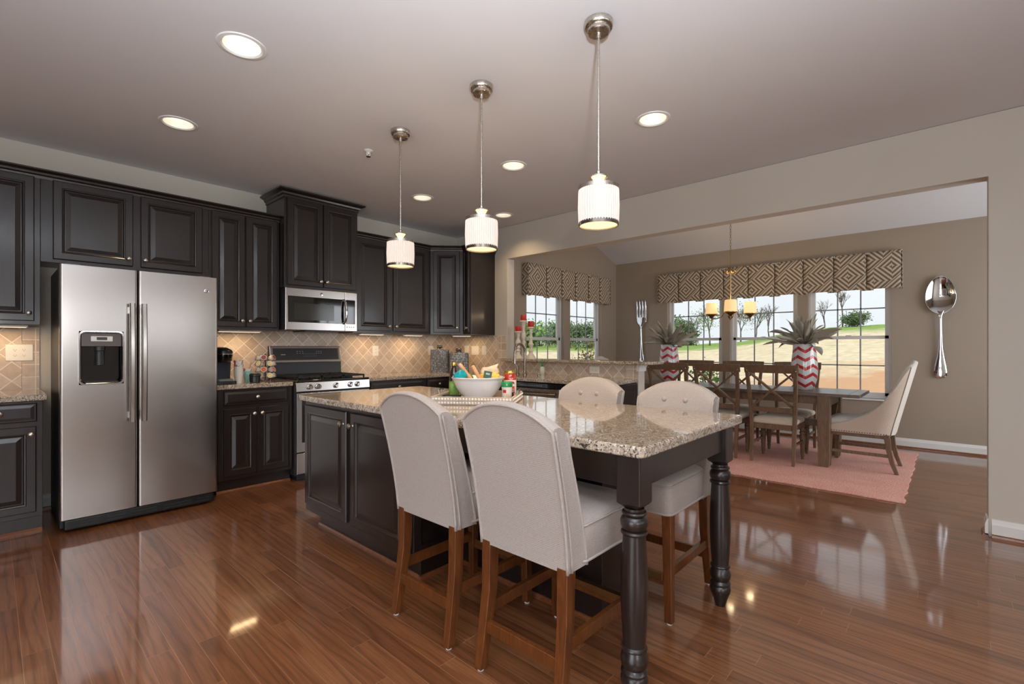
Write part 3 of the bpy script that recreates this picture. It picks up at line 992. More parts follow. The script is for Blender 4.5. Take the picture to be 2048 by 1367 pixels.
def base_cab(name, label, loc, rz, W, D, drawers, doors, group='dark base cabinets', toe=0.055):
    o = thing(name, label, 'cabinet', loc, rz, group)
    MB().box(0, W, 0, D, 0.115, 0.873).build('body', ES, o, bev=0.002)
    MB().box(0.0, W, toe, D, 0.0, 0.115).build('toe_kick', ES, o)
    s = MB().extr([(toe - 0.018, 0), (toe, 0), (toe, 0.024), (toe - 0.008, 0.024), (toe - 0.018, 0.012)], 'x', 0, W).build('shoe_molding', M['shoe'], o)
    s['label'] = 'brown wooden shoe molding'
    for x0, x1 in drawers:
        d = door(o, x0, 0.74, x1 - x0, 0.122, (x1 - x0) / 2, 0.062, 'drawer')
    for x0, x1, side in doors:
        door(o, x0, 0.148, x1 - x0, 0.562, (x1 - x0 - 0.026) if side == 'r' else 0.026, 0.512)
    return o


BY = 4.44
base_cab('base_cabinet', 'dark base cabinet at the far left edge, left of the refrigerator', (-0.16, BY, 0), 0, 0.392, YW - BY - 0.01, [(0.025, 0.365)], [(0.025, 0.362, 'r')])
base_cab('base_cabinet', 'dark base cabinet with one drawer and two doors between refrigerator and range', (1.262, BY, 0), 0, 0.603, YW - BY - 0.01, [(0.036, 0.555)], [(0.034, 0.295, 'r'), (0.306, 0.565, 'l')])
base_cab('base_cabinet', 'dark base cabinet with a wide drawer right of the range', (2.632, BY, 0), 0, 0.73, YW - BY - 0.01, [(0.03, 0.7)], [(0.03, 0.36, 'r'), (0.37, 0.7, 'l')])
base_cab('base_cabinet', 'dark corner base cabinet behind the white bowl', (3.363, BY, 0), 0, 0.36, YW - BY - 0.01, [(0.03, 0.35)], [(0.03, 0.35, 'l')])
SX = 3.725
base_cab('sink_cabinet', 'dark sink base cabinet under the faucet', (SX, 4.43, 0), -PI / 2, 1.09, XW - SX - 0.01, [(0.16, 1.06)], [(0.16, 0.6, 'r'), (0.62, 1.06, 'l')])
# narrow end cabinet with its panel towards the camera
o = base_cab('base_cabinet', 'dark narrow base cabinet at the end of the sink counter', (SX, 2.735, 0), -PI / 2, 0.435, XW - SX - 0.01, [(0.03, 0.405)], [(0.03, 0.405, 'l')])
MB().nest(0, XW - SX - 0.03, 0, 0.74, [(0, 0.001), (0, -0.006), (0.004, -0.008), (0.05, -0.008), (0.058, -0.002), (0.08, -0.002)]).build('end_panel', ES, o, (0.4355, 0.015, 0.125), (0, 0, PI / 2))

# granite worktops
def slab(name, poly, z0, z1, label, cat='countertop', group=None):
    return tag(MB().extr(poly, 'z', z0, z1).build(name, M['granite'], bev=0.008, seg=3), label, cat, group)


slab('countertop', [(-0.62, 4.412), (0.254, 4.412), (0.254, YW - 0.009), (-0.62, YW - 0.009)], 0.875, 0.915, 'short granite countertop left of the refrigerator')
slab('countertop', [(1.235, 4.412), (1.864, 4.412), (1.864, YW - 0.009), (1.235, YW - 0.009)], 0.875, 0.915, 'granite countertop between refrigerator and range')
slab('countertop', [(2.628, 4.412), (3.69, 4.412), (3.69, 2.31), (3.76, 2.24), (XW - 0.009, 2.295), (XW - 0.009, YW - 0.009), (2.628, YW - 0.009)], 0.875, 0.915, 'long granite countertop from the range to the sink')
slab('bar_top', [(4.28, 2.17), (4.33, 2.12), (4.58, 2.12), (4.63, 2.17), (4.63, OY1), (4.52, OY1 - 0.002), (XW - 0.001, OY1 - 0.002), (XW - 0.01, OY1 + 0.04), (4.28, OY1 + 0.04)], 1.0555, 1.087, 'raised granite bar ledge behind the sink', 'bar ledge')

# ------------------------------------------------------------------ refrigerator
FX0, FX1 = 0.302, 1.212
o = thing('refrigerator', 'stainless steel side-by-side refrigerator with dispenser in its left door', 'refrigerator', (FX0, 4.27, 0))
FW = FX1 - FX0
MB().box(0.004, FW - 0.004, 0.075, 0.74, 0.02, 1.765).build('cabinet_body', M['charcoal'], o, bev=0.006)
MB().box(0.02, FW - 0.02, 0.012, 0.09, 0.015, 0.088).build('base_grille', M['black'], o, bev=0.012)
sl = MB()
for a, b in ((0.1, 0.2), (0.24, 0.34), (0.37, 0.52), (0.56, 0.74), (0.77, 0.85)):
    sl.box(a, b, 0.008, 0.02, 0.035, 0.045).box(a, b, 0.008, 0.02, 0.055, 0.065)
sl.build('grille_slats', M['charcoal'], o)
MB().box(0.03, 0.11, 0.06, 0.2, 1.765, 1.785).build('hinge_cover', M['grey_plastic'], o, bev=0.008)
MB().box(FW - 0.11, FW - 0.03, 0.06, 0.2, 1.765, 1.785).build('hinge_cover', M['grey_plastic'], o, bev=0.008)
SPX = 0.405


def bowed(x0, x1, z0, z1, hole=None, full=(0, 1)):
    """Door slab with a softly bowed front; optional rectangular hole."""
    fx = lambda x: -0.004 * (1 - ((x - full[0]) / (full[1] - full[0]) * 2 - 1) ** 2)
    mb = MB()
    xs = sorted(set([x0 + (x1 - x0) * k / 16 for k in range(17)] + ([hole[0], hole[1]] if hole else [])))
    zz = [z0] + ([hole[2], hole[3]] if hole else []) + [z1]
    for a, b in zip(xs, xs[1:]):
        for c, d in zip(zz, zz[1:]):
            if hole and a >= hole[0] - 1e-6 and b <= hole[1] + 1e-6 and c >= hole[2] - 1e-6 and d <= hole[3] + 1e-6:
                continue
            mb.add([(a, fx(a), c), (b, fx(b), c), (b, fx(b), d), (a, fx(a), d)], [(0, 1, 2, 3)])
    # rounded side edges and back
    r = 0.014
    for x, s in ((x0, -1), (x1, 1)):
        pts = [(x + s * r * math.sin(k * PI / 10), fx(x) + r * (1 - math.cos(k * PI / 10))) for k in range(6)] + [(x + s * r, 0.07)]
        for p, q in zip(pts, pts[1:]):
            mb.add([(p[0], p[1], z0), (q[0], q[1], z0), (q[0], q[1], z1), (p[0], p[1], z1)], [(0, 1, 2, 3)])
    for z in (z0, z1):
        mb.add([(x0 - r, 0.07, z), (x0 - r, 0.014, z)] + [(x, fx(x), z) for x in xs] + [(x1 + r, 0.014, z), (x1 + r, 0.07, z)], [tuple(range(len(xs) + 4))])
    return mb


D0, D1, DZ0, DZ1 = 0.093, 0.327, 0.975, 1.335
lf = bowed(0.014, SPX - 0.015, 0.092, 1.772, (D0, D1, DZ0, DZ1), (0, SPX)).build('freezer_door', M['steel'], o, smooth=30)
rf = bowed(SPX + 0.02, FW - 0.014, 0.092, 1.772, None, (SPX, FW)).build('fridge_door', M['steel'], o, smooth=30)
# dispenser: chrome bezel, control face, recess, spout, paddle, tray
MB().loft([[(p[0], -0.004 - d, p[1]) for p in [(a, b) for a, b, _ in rrect((D1 - D0) / 2 + w_, (DZ1 - DZ0) / 2 + w_, 0.03, 0, 5, (D0 + D1) / 2, (DZ0 + DZ1) / 2)]] for w_, d in ((0.004, -0.004), (0.002, 0.004), (-0.006, 0.004), (-0.012, -0.012))], False, False).build('dispenser_bezel', M['chrome'], lf, smooth=40)
MB().box(D0, D1, 0.06, 0.069, DZ0, DZ1).box(D0, D0 + 0.006, 0, 0.068, DZ0, DZ1).box(D1 - 0.006, D1, 0, 0.068, DZ0, DZ1).box(D0, D1, 0, 0.068, DZ0, DZ0 + 0.012).box(D0, D1, 0.0, 0.068, DZ1 - 0.01, DZ1).build('dispenser_recess', M['black_gloss'], lf)
MB().box(D0 + 0.012, D1 - 0.012, 0.002, 0.06, 1.232, DZ1 - 0.012).build('control_face', plain('grey_brown_panel', srgb(92, 84, 82), 0.35, 0.05), lf, bev=0.004)
MB().box(D0 + 0.06, D0 + 0.175, -0.003, 0.003, 1.266, 1.302).build('button_panel', M['plate'], lf, bev=0.003)
MB().box(D0 + 0.09, D0 + 0.145, -0.0045, 0, 1.276, 1.296).build('display', M['display'], lf)
MB().lathe([(0.03, 1.232), (0.03, 1.205), (0.024, 1.2), (0.024, 1.19), (0.026, 1.188), (0.026, 1.105), (0.02, 1.1)], 24, c=((D0 + D1) / 2 - 0.008, 0.034, 0)).build('water_spout', M['charcoal'], lf, smooth=40)
MB().box(D0 + 0.03, D1 - 0.03, 0.004, 0.055, DZ0 + 0.012, DZ0 + 0.018).build('drip_tray', M['charcoal'], lf)
for d, x in ((lf, SPX - 0.038), (rf, SPX + 0.03)):
    zz = [0.705 + (1.535 - 0.705) * k / 14 for k in range(15)]
    ring = lambda z: [(x + a * 0.0155, -0.052 - 0.016 * (1 - ((z - 1.12) / 0.415) ** 2) + b * 0.011, z) for a, b in ((-1, 0.6), (-0.7, 1), (0.7, 1), (1, 0.6), (1, -0.4), (0.6, -1), (-0.6, -1), (-1, -0.4))]
    MB().loft([ring(z) for z in zz]).box(x - 0.012, x + 0.012, -0.05, -0.002, 0.73, 0.775).box(x - 0.012, x + 0.012, -0.05, -0.002, 1.465, 1.51).build('door_handle', M['steel_v'], d, smooth=40)
b = MB().lathe([(0.017, 0.0035), (0.0165, 0.007), (0.013, 0.008), (0.001, 0.0085)], 28, axis='y').build('emblem', M['chrome'], rf, (FW - 0.078, 0.0, 1.665), smooth=40)
lettering('GE', 0.017, M['black'], b, (0, -0.009, 0), (PI / 2, 0, 0), 'emblem_letters')

# ------------------------------------------------------------------ range
o = thing('gas_range', 'stainless gas range with black cooktop and five knobs', 'stove', (1.87, 4.375, 0))
RW = 0.745
MB().box(0, RW, 0.03, 0.655, 0.05, 0.9).box(0.03, RW - 0.03, 0.06, 0.6, 0.0, 0.05).build('body', M['charcoal'], o, bev=0.003)
MB().extr([(0.0, 0.815), (-0.012, 0.822), (-0.004, 0.902), (0.03, 0.905), (0.06, 0.905), (0.06, 0.815)], 'x', 0.002, RW - 0.002).build('control_strip', M['steel'], o, bev=0.002)
for x in (0.125, 0.205, 0.385, 0.535, 0.61):
    kn = MB().lathe([(0.026, -0.001), (0.026, 0.006), (0.021, 0.009), (0.02, 0.03), (0.017, 0.034), (0.001, 0.034)], 22, axis='y').box(-0.005, 0.005, -0.041, -0.01, -0.019, 0.019).build('knob', M['chrome'], o, (x, -0.008, 0.862), (0.1, 0, 0), smooth=35)
MB().box(0.004, RW - 0.004, -0.004, 0.64, 0.902, 0.925).build('cooktop', M['black_gloss'], o, bev=0.006)
for gx0, gx1 in ((0.03, 0.26), (0.268, 0.478), (0.486, 0.715)):
    g = MB()
    y0, y1, z0, z1 = 0.04, 0.575, 0.94, 0.956
    for x in (gx0, gx1 - 0.012):
        g.box(x, x + 0.012, y0, y1, z0, z1)
    for y in (y0, (y0 + y1) / 2 - 0.006, y1 - 0.012):
        g.box(gx0, gx1, y, y + 0.012, z0, z1)
    xm = (gx0 + gx1) / 2
    g.box(xm - 0.005, xm + 0.005, y0, y1, z0, z1)
    for yc in (0.17, 0.44):
        g.box(gx0, gx1, yc - 0.005, yc + 0.005, z0, z1)
    for x in (gx0, gx1 - 0.014):
        for y in (y0, y1 - 0.014):
            g.box(x, x + 0.014, y, y + 0.014, 0.924, z0)
    g.build('grate', M['iron'], o, bev=0.002)
    for yc in (0.17, 0.44):
        MB().lathe([(0.045, 0.924), (0.045, 0.932), (0.036, 0.936), (0.034, 0.942), (0.001, 0.943)], 22, c=(xm, yc, 0)).build('burner', M['iron'], o, smooth=40)
od = MB().box(0.005, RW - 0.005, -0.012, 0.03, 0.268, 0.806).build('oven_door', M['steel'], o, bev=0.004)
MB().box(0.05, RW - 0.05, -0.0145, -0.01, 0.355, 0.735).build('oven_window', M['black_gloss'], od, bev=0.002)
MB().tube([(0.05, -0.055, 0.772), (RW - 0.05, -0.055, 0.772)], 0.011, 12).box(0.06, 0.08, -0.05, -0.01, 0.764, 0.78).box(RW - 0.08, RW - 0.06, -0.05, -0.01, 0.764, 0.78).build('oven_handle', M['steel_v'], od, smooth=40)
MB().box(0.005, RW - 0.005, -0.012, 0.03, 0.07, 0.258).build('storage_drawer', M['steel'], o, bev=0.004)
MB().extr([(0.575, 0.92), (0.655, 0.92), (0.655, 1.24), (0.62, 1.24), (0.585, 1.07)], 'x', 0.0, RW).build('backguard', M['charcoal'], o, bev=0.004)
bgx = math.atan2(0.035, 0.17)
bg_ = MB().nest(0, RW, 0, 0.172, [(0, 0.0), (0, -0.006), (0.004, -0.008), (0.022, -0.008), (0.024, -0.004)]).build('backguard_frame', M['steel'], o, (0, 0.585, 1.07), (-bgx, 0, 0))
cp = MB().box(0.03, RW - 0.03, -0.007, -0.003, 0.026, 0.146).build('control_display', M['charcoal'], bg_)
tk = MB()
for i in range(3):
    for j in range(2):
        tk.box(0.265 + i * 0.028, 0.277 + i * 0.028, -0.0085, -0.0065, 0.092 + j * 0.02, 0.1 + j * 0.02)
for i in range(3):
    for j in range(2):
        tk.box(0.47 + i * 0.024, 0.482 + i * 0.024, -0.0085, -0.0065, 0.092 + j * 0.02, 0.1 + j * 0.02)
for i in range(8):
    for j in range(2):
        tk.box(0.335 + i * 0.018, 0.342 + i * 0.018, -0.0085, -0.0065, 0.062 + j * 0.024, 0.068 + j * 0.024)
tk.build('touch_keys', M['grey_plastic'], bg_)
MB().box(0.105, 0.15, -0.0085, -0.0065, 0.079, 0.086).build('name_plate', M['tick'], bg_)

# ------------------------------------------------------------------ microwave
o = thing('microwave', 'stainless over-the-range microwave under the taller cabinet', 'microwave', (1.872, 4.62, 1.392))
MW, MH = 0.738, 0.402
MB().box(0, MW, 0.012, 0.42, 0, MH).build('body', M['charcoal'], o, bev=0.004)
md = MB().nest(0, 0.6, 0, MH, [(0, 0.012), (0, -0.012), (0.005, -0.015)]).build('door', M['steel'], o)
MB().box(0.022, 0.598, -0.018, -0.014, 0.075, 0.325).build('door_glass', M['black_gloss'], md, bev=0.002)
MB().box(0.08, 0.48, -0.0195, -0.017, 0.1, 0.26).build('inner_window', plain('dark_smoked_glass', srgb(46, 44, 38), 0.12, 0.1), md)
cpn = MB().nest(0.602, MW, 0, MH, [(0, 0.012), (0, -0.012), (0.005, -0.015)]).build('control_panel', M['steel'], o)
MB().box(0.612, MW - 0.025, -0.018, -0.014, 0.075, 0.325).build('control_glass', M['black_gloss'], cpn, bev=0.002)
MB().tube([(0.585, -0.012, 0.32), (0.587, -0.045, 0.305), (0.592, -0.058, 0.25), (0.593, -0.06, 0.2), (0.592, -0.058, 0.15), (0.587, -0.045, 0.095), (0.585, -0.012, 0.08)], 0.013, 10).build('door_handle', M['chrome'], md, smooth=50)
b = MB().lathe([(0.015, 0.014), (0.0145, 0.017), (0.001, 0.0185)], 26, axis='y').build('emblem', M['chrome'], md, (0.35, 0, 0.362), smooth=40)
lettering('GE', 0.015, M['black'], b, (0, -0.019, 0), (PI / 2, 0, 0), 'emblem_letters')
tk = MB()
for i in range(4):
    tk.box(0.618 + i * 0.024, 0.63 + i * 0.024, -0.0165, -0.0145, 0.04, 0.048)
tk.build('button_marks', M['tick'], cpn)
MB().box(0.2, 0.52, 0.03, 0.3, -0.012, 0.0).build('vent_filter', M['black'], o, bev=0.003)

# ------------------------------------------------------------------ dishwasher
o = thing('dishwasher', 'stainless dishwasher under the sink counter with a bar handle', 'dishwasher', (SX, 3.338, 0), -PI / 2)
MB().box(0.003, 0.6, 0.02, 0.58, 0.1, 0.868).box(0.02, 0.58, 0.06, 0.5, 0, 0.1).build('body', M['charcoal'], o)
dd = MB().box(0.004, 0.598, -0.022, 0.02, 0.11, 0.815).build('door', metal('dark_reflection_steel', srgb(150, 138, 128), 0.28), o, bev=0.006)  # plain steel tinted darker, its dark reflection put into the colour
MB().tube([(0.05, -0.07, 0.765), (0.3, -0.082, 0.765), (0.55, -0.07, 0.765)], 0.012, 12).box(0.06, 0.08, -0.065, -0.02, 0.757, 0.773).box(0.52, 0.54, -0.065, -0.02, 0.757, 0.773).build('bar_handle', M['steel_v'], dd, smooth=40)
cs = MB().box(0.004, 0.598, -0.02, 0.02, 0.82, 0.868).build('control_strip', M['black_gloss'], o, bev=0.004)
tk = MB()
for i in range(14):
    tk.box(0.05 + i * 0.022, 0.06 + i * 0.022, -0.0215, -0.0195, 0.838, 0.844)
tk.build('control_marks', M['tick'], cs)

# ------------------------------------------------------------------ island
ix0, ix1, iy0, iy1 = 1.462, 2.38, 2.05, 3.262
o = thing('kitchen_island', 'dark kitchen island cabinet with two turned legs and a seating overhang', 'island', (0, 0, 0))
MB().box(ix0, ix1, iy0, iy1, 0.115, 0.862).build('cabinet_body', ES, o, bev=0.002)
MB().box(ix0 + 0.075, ix1 - 0.06, iy0 + 0.012, iy1 - 0.06, 0, 0.115).build('toe_kick', ES, o)
MB().box(1.815, 2.0, 1.125, iy0 + 0.02, 0.0, 0.862).build('knee_panel', ES, o, bev=0.003)
sm = MB()
pf = [(0, 0), (0.016, 0), (0.016, 0.012), (0.008, 0.022), (0, 0.022)]
sm.loft([[(ix0 + 0.075 - a, y, b) for a, b in pf] for y in (iy0 - 0.0, iy1 - 0.06)])
sm.loft([[(x, iy0 + 0.012 - a, b) for a, b in pf] for x in (ix0 + 0.06, 1.80)])
sm.loft([[(1.815 - a, y, b) for a, b in pf] for y in (1.11, iy0)])
sm.loft([[(x, 1.125 - a, b) for a, b in pf] for x in (1.80, 2.01)])
sm.build('shoe_molding', M['shoe'], o)['label'] = 'brown wooden shoe molding'


def side_door(y_hi, w, kx):
    d = panel_front(w, 0.67, 0.06).build('door', ES, o, (ix0, y_hi, 0.168), (0, 0, -PI / 2))
    knob(d, kx, 0.595)
    return d


side_door(3.236, 0.557, 0.557 - 0.03)
side_door(2.628, 0.553, 0.03)
MB().nest(0, 0.33, 0, 0.70, [(0, 0.001), (0, -0.008), (0.004, -0.01), (0.05, -0.01), (0.058, -0.003), (0.08, -0.003)]).build('end_panel', ES, o, (ix0 + 0.012, iy0, 0.14))
MB().nest(0, 0.36, 0, 0.70, [(0, 0.001), (0, -0.008), (0.004, -0.01), (0.05, -0.01), (0.058, -0.003), (0.08, -0.003)]).build('end_panel', ES, o, (ix1 - 0.37, iy0, 0.14))
LX0, LX1, LY = 1.507, 2.348, 0.806
ap = MB()
ap.box(LX0 - 0.03, LX0 - 0.008, LY, iy0, 0.74, 0.862).box(LX1 + 0.008, LX1 + 0.03, LY, iy0, 0.74, 0.862).box(LX0, LX1, LY - 0.025, LY - 0.003, 0.74, 0.862)
ap.build('apron', ES, o, bev=0.003)
leg_prof = [(0.034, 0.672), (0.034, 0.664), (0.041, 0.66), (0.043, 0.655), (0.041, 0.65), (0.033, 0.648), (0.036, 0.645), (0.044, 0.638), (0.0475, 0.628), (0.047, 0.615), (0.042, 0.602), (0.036, 0.598),
            (0.044, 0.594), (0.047, 0.588), (0.044, 0.582), (0.039, 0.579), (0.040, 0.56), (0.0435, 0.50), (0.0465, 0.43), (0.047, 0.38), (0.045, 0.31), (0.041, 0.24), (0.038, 0.203), (0.038, 0.199),
            (0.043, 0.195), (0.0445, 0.19), (0.043, 0.185), (0.037, 0.182), (0.040, 0.175), (0.0465, 0.16), (0.0475, 0.148), (0.045, 0.134), (0.038, 0.122), (0.042, 0.117), (0.046, 0.110), (0.0455, 0.103),
            (0.040, 0.099), (0.044, 0.094), (0.047, 0.083), (0.045, 0.068), (0.038, 0.05), (0.031, 0.03), (0.025, 0.008), (0.022, 0.0)]
for lx in (LX0, LX1):
    MB().post([(lx, LY, 0.672, 0.05, 0.05), (lx, LY, 0.69, 0.09, 0.09), (lx, LY, 0.862, 0.09, 0.09)]).build('leg_block', ES, o, bev=0.004)
    MB().lathe(leg_prof, 36, c=(lx, LY, 0)).build('turned_leg', ES, o, smooth=30)
itop = [(p[0], p[1]) for p in rrect((2.437 - 1.417) / 2, (3.29 - 0.727) / 2, 0.03, 0, 6, (2.437 + 1.417) / 2, (3.29 + 0.727) / 2)]
slab('island_countertop', itop, 0.863, 0.902, 'large polished granite slab on the dark island', 'countertop')

# ------------------------------------------------------------------ counter stools (local front = +x)
def make_stool(label, loc, rz):
    o = thing('counter_stool', label, 'stool', loc, rz, 'linen counter stools around the island')
    hw = 0.203
    zb, zc, arch = 0.475, 0.958, 0.072
    top = lambda s: zc + arch * (1 - abs(s) ** 2.3)
    rear = lambda z: -0.222 - 0.012 * ((z - zb) / 0.5) - 0.085 * max(0, (z - zb) / 0.5) ** 1.5
    n = 20
    def surf(z0_off, th, s, t):
        zt = top(s)
        return zb + (zt - zb) * t
    rings = []
    ts = [k / 16 for k in range(17)]
    for t in ts:
        th = 0.112 - 0.046 * t + 0.012 * max(0, t - 0.8) * 5
        a, b = [], []
        for k in range(n + 1):
            s = -1 + 2 * k / n
            z = zb + (top(s) - zb) * t
            x = rear(z)
            y = s * (hw + 0.006 * t)
            a.append((x, y, z))
            hollow = 0.018 * (1 - s * s) * t
            b.append((x + th - hollow, y, z - (0.012 * t if t == 1 else 0)))
        rings.append(a + b[::-1])
    # domed top edge
    last = rings[-1]
    for e, up in ((0.18, 0.010), (0.38, 0.015)):
        m = n + 1
        ring = list(last)
        for k in range(m):
            p, q = Vector(last[k]), Vector(last[2 * m - 1 - k])
            ring[k] = tuple(p.lerp(q, e) + Vector((0, 0, up)))
            ring[2 * m - 1 - k] = tuple(q.lerp(p, e) + Vector((0, 0, up)))
        rings.append(ring)
    back = MB().loft(rings).build('backrest', M['linen'], o, smooth=50)
    # piping round the rear and front outlines
    def outline(front):
        pts = []
        pick = (lambda ring, k: ring[2 * n + 1 - k]) if front else (lambda ring, k: ring[k])
        for i in range(0, 17):
            pts.append(pick(rings[i], 0))
        for k in range(1, n):
            pts.append(pick(rings[16], k))
        for i in range(16, -1, -1):
            pts.append(pick(rings[i], n))
        return pts
    of = outline(True)
    o1 = outline(False)
    o2 = [tuple(Vector(p).lerp(Vector(q), 0.2) + Vector((0, (0.0015 if p[1] > 0 else -0.0015) if abs(p[1]) > hw - 0.004 else 0, 0))) for p, q in zip(o1, of)]
    MB().tube(o1, 0.0062, 6).tube(o2[:17], 0.005, 6).tube(o2[-17:], 0.005, 6).tube(of[:17], 0.006, 6).tube(of[-17:], 0.006, 6).build('piping', M['piping'], o, smooth=180)
    for y in (-0.06, 0.06):
        for z in (0.94,):
            ti = (z - zb) / (top(y / hw) - zb)
            th = 0.112 - 0.046 * ti - 0.018 * (1 - (y / hw) ** 2) * ti
            MB().lathe([(0.014, -0.002), (0.014, 0.006), (0.010, 0.012), (0.001, 0.013)], 16, axis='x').build('button', M['piping'], o, (rear(z) + th - 0.001, y, z), (0, 0, PI), smooth=60)
    # seat
    rr = []
    for z, gx, gr in ((0.487, -0.004, 0.03), (0.492, 0.0, 0.034), (0.60, 0.004, 0.036), (0.618, 0.002, 0.036), (0.632, -0.010, 0.04), (0.643, -0.04, 0.05), (0.65, -0.09, 0.06), (0.653, -0.15, 0.04)):
        rr.append(rrect(0.207 + gx, 0.207 + gx, min(gr, 0.207 + gx - 0.005), z, 5, 0.062, 0))
    MB().loft(rr).build('seat', M['linen'], o, smooth=50)
    MB().tube(rrect(0.207, 0.207, 0.034, 0.489, 5, 0.062, 0), 0.0055, 6, closed=True).tube([(p[0], p[1], 0.612 + 0.02 * math.sin(PI * min(1, max(0, (p[0] + 0.14) / 0.4)))) for p in rrect(0.2115, 0.2115, 0.036, 0.6, 8, 0.062, 0)], 0.004, 6, closed=True).build('seat_piping', M['piping'], o, smooth=180)
    sw = M['stool_wood']
    for s in (-1, 1):
        MB().post([(-0.244, s * 0.186, 0.008, 0.036, 0.034), (-0.203, s * 0.180, 0.30, 0.046, 0.042), (-0.198, s * 0.180, 0.49, 0.05, 0.044)]).build('leg', sw, o, bev=0.003)
        MB().post([(0.238, s * 0.190, 0.008, 0.034, 0.034), (0.235, s * 0.182, 0.49, 0.046, 0.044)]).build('leg', sw, o, bev=0.003)
        MB().beam((-0.213, s * 0.182, 0.225), (0.236, s * 0.186, 0.225), 0.022, 0.042).build('side_stretcher', sw, o, bev=0.002)
        MB().lathe([(0.012, 0), (0.013, 0.006), (0.01, 0.009)], 14, c=(-0.245, s * 0.186, 0)).build('foot_glide', M['white'], o)
        MB().lathe([(0.012, 0), (0.013, 0.006), (0.01, 0.009)], 14, c=(0.238, s * 0.190, 0)).build('foot_glide', M['white'], o)
    MB().beam((-0.222, -0.182, 0.165), (-0.222, 0.182, 0.165), 0.022, 0.045).build('rear_stretcher', sw, o, bev=0.002)
    f = MB().beam((0.237, -0.184, 0.19), (0.237, 0.184, 0.19), 0.024, 0.045).build('front_stretcher', sw, o, bev=0.002)
    MB().box(0.2235, 0.2515, -0.162, 0.162, 0.185, 0.2145).build('footrest_plate', M['brass'], f, bev=0.002)
    return o


st0 = make_stool('linen stool with its back to the camera, nearest the front of the island', (1.505, 1.13, 0), 0)
copy_tree(st0, (1.505, 1.69, 0), 0, 'linen stool with its back to the camera, beside the island doors')
copy_tree(st0, (2.27, 1.105, 0), PI, 'linen stool with buttoned back on the far side, behind the right turned leg')
copy_tree(st0, (2.27, 1.66, 0), PI, 'linen stool with buttoned back on the far side, nearer the sink and dishwasher')

# ------------------------------------------------------------------ outlets and switches
def outlet(loc, rz, label, kind='outlet', gang=1, flat=False):
    o = thing('wall_outlet' if kind == 'outlet' else 'light_switch', label, kind, loc, rz, 'white wall plates on the backsplash')
    W, H = (0.036 * gang + 0.004 * (gang == 1), 0.06)
    if flat:
        W, H = 0.06, 0.038
    MB().nest(-W, W, -H, H, [(0, 0), (0, -0.003), (0.003, -0.006)]).build('cover_plate', M['plate'], o)
    for g in range(gang):
        cx = (g - (gang - 1) / 2) * 0.046
        if kind == 'outlet':
            for s in (-1, 1):
                px, pz = (s * 0.02, 0) if flat else (cx, s * 0.02)
                MB().extr([(a, b) for a, b, _ in rrect(0.016, 0.014, 0.008, 0, 4, px, pz)], 'y', -0.0075, -0.005).build('socket', M['plate'], o)
                MB().box(px - 0.007, px - 0.005, -0.0082, -0.007, pz - 0.003, pz + 0.006).box(px + 0.005, px + 0.007, -0.0082, -0.007, pz - 0.003, pz + 0.005).box(px - 0.002, px + 0.002, -0.0082, -0.007, pz - 0.009, pz - 0.005).build('slots', M['grey_plastic'], o)
        else:
            MB().box(cx - 0.016, cx + 0.016, -0.0085, -0.005, -0.033, 0.033).build('rocker', M['plate'], o, bev=0.002)
    return o


YT = YW - 0.008
XT = XW - 0.008
outlet((0.142, YT, 1.187), 0, 'white double outlet plate left of the refrigerator', gang=2)
outlet((3.094, YT, 1.185), 0, 'white outlet on the tile to the right of the range')
outlet((3.915, YT, 1.185), 0, 'white outlet on the tile left of the woven canisters')
outlet((XT, 4.83, 1.19), -PI / 2, 'white switch plate right behind the woven canisters', 'switch')
outlet((XT, 4.66, 1.185), -PI / 2, 'white double switch plate in the middle of the right tile wall', 'switch', 2)
outlet((XT, 4.49, 1.187), -PI / 2, 'white switch plate nearest the bar ledge', 'switch')
outlet((XT, 2.80, 0.985), -PI / 2, 'white sideways outlet on the tile under the bar ledge', flat=True)

# ------------------------------------------------------------------ faucet, soap
o = thing('kitchen_faucet', 'tall gooseneck faucet in dark nickel at the sink', 'faucet', (4.10, 3.56, 0.915))
arc = [(0, 0, 0.04), (0, 0, 0.25)] + [(-0.085 + 0.085 * math.cos(a), 0.0, 0.25 + 0.1 * math.sin(a)) for a in [PI * k / 12 for k in range(1, 12)]] + [(-0.17, 0, 0.25), (-0.172, 0, 0.215)]
MB().lathe([(0.027, 0), (0.027, 0.006), (0.019, 0.02), (0.016, 0.05)], 20).tube(arc, [0.015, 0.0135] + [0.012] * 13, 12).build('spout', M['bronze'], o, smooth=50)
MB().lathe([(0.012, 0.22), (0.014, 0.2), (0.017, 0.15), (0.018, 0.13), (0.012, 0.126)], 18, c=(-0.172, 0, 0)).build('spray_head', M['bronze'], o, smooth=40)
MB().lathe([(0.022, 0), (0.022, 0.006), (0.014, 0.02), (0.014, 0.09), (0.01, 0.1)], 18, c=(-0.02, 0.09, 0)).tube([(-0.02, 0.09, 0.085), (-0.03, 0.105, 0.115), (-0.05, 0.13, 0.13), (-0.065, 0.15, 0.16)], [0.012, 0.01, 0.008, 0.006], 8).build('side_handle', M['bronze'], o, smooth=50)
o = thing('soap_pump', 'small nickel soap dispenser pump beside the sink faucet', 'soap dispenser', (4.07, 3.33, 0.915))
MB().lathe([(0.018, 0), (0.018, 0.006), (0.009, 0.012), (0.008, 0.05)], 16).build('base', M['bronze'], o, smooth=40)
MB().tube([(0, 0, 0.045), (-0.01, 0.01, 0.06), (-0.05, 0.045, 0.068)], [0.009, 0.009, 0.005], 8).build('nozzle', M['bronze'], o, smooth=50)
o = thing('soap_bottle', 'clear soap bottle with a green pump on the sink counter', 'soap bottle', (4.2, 3.385, 0.915))
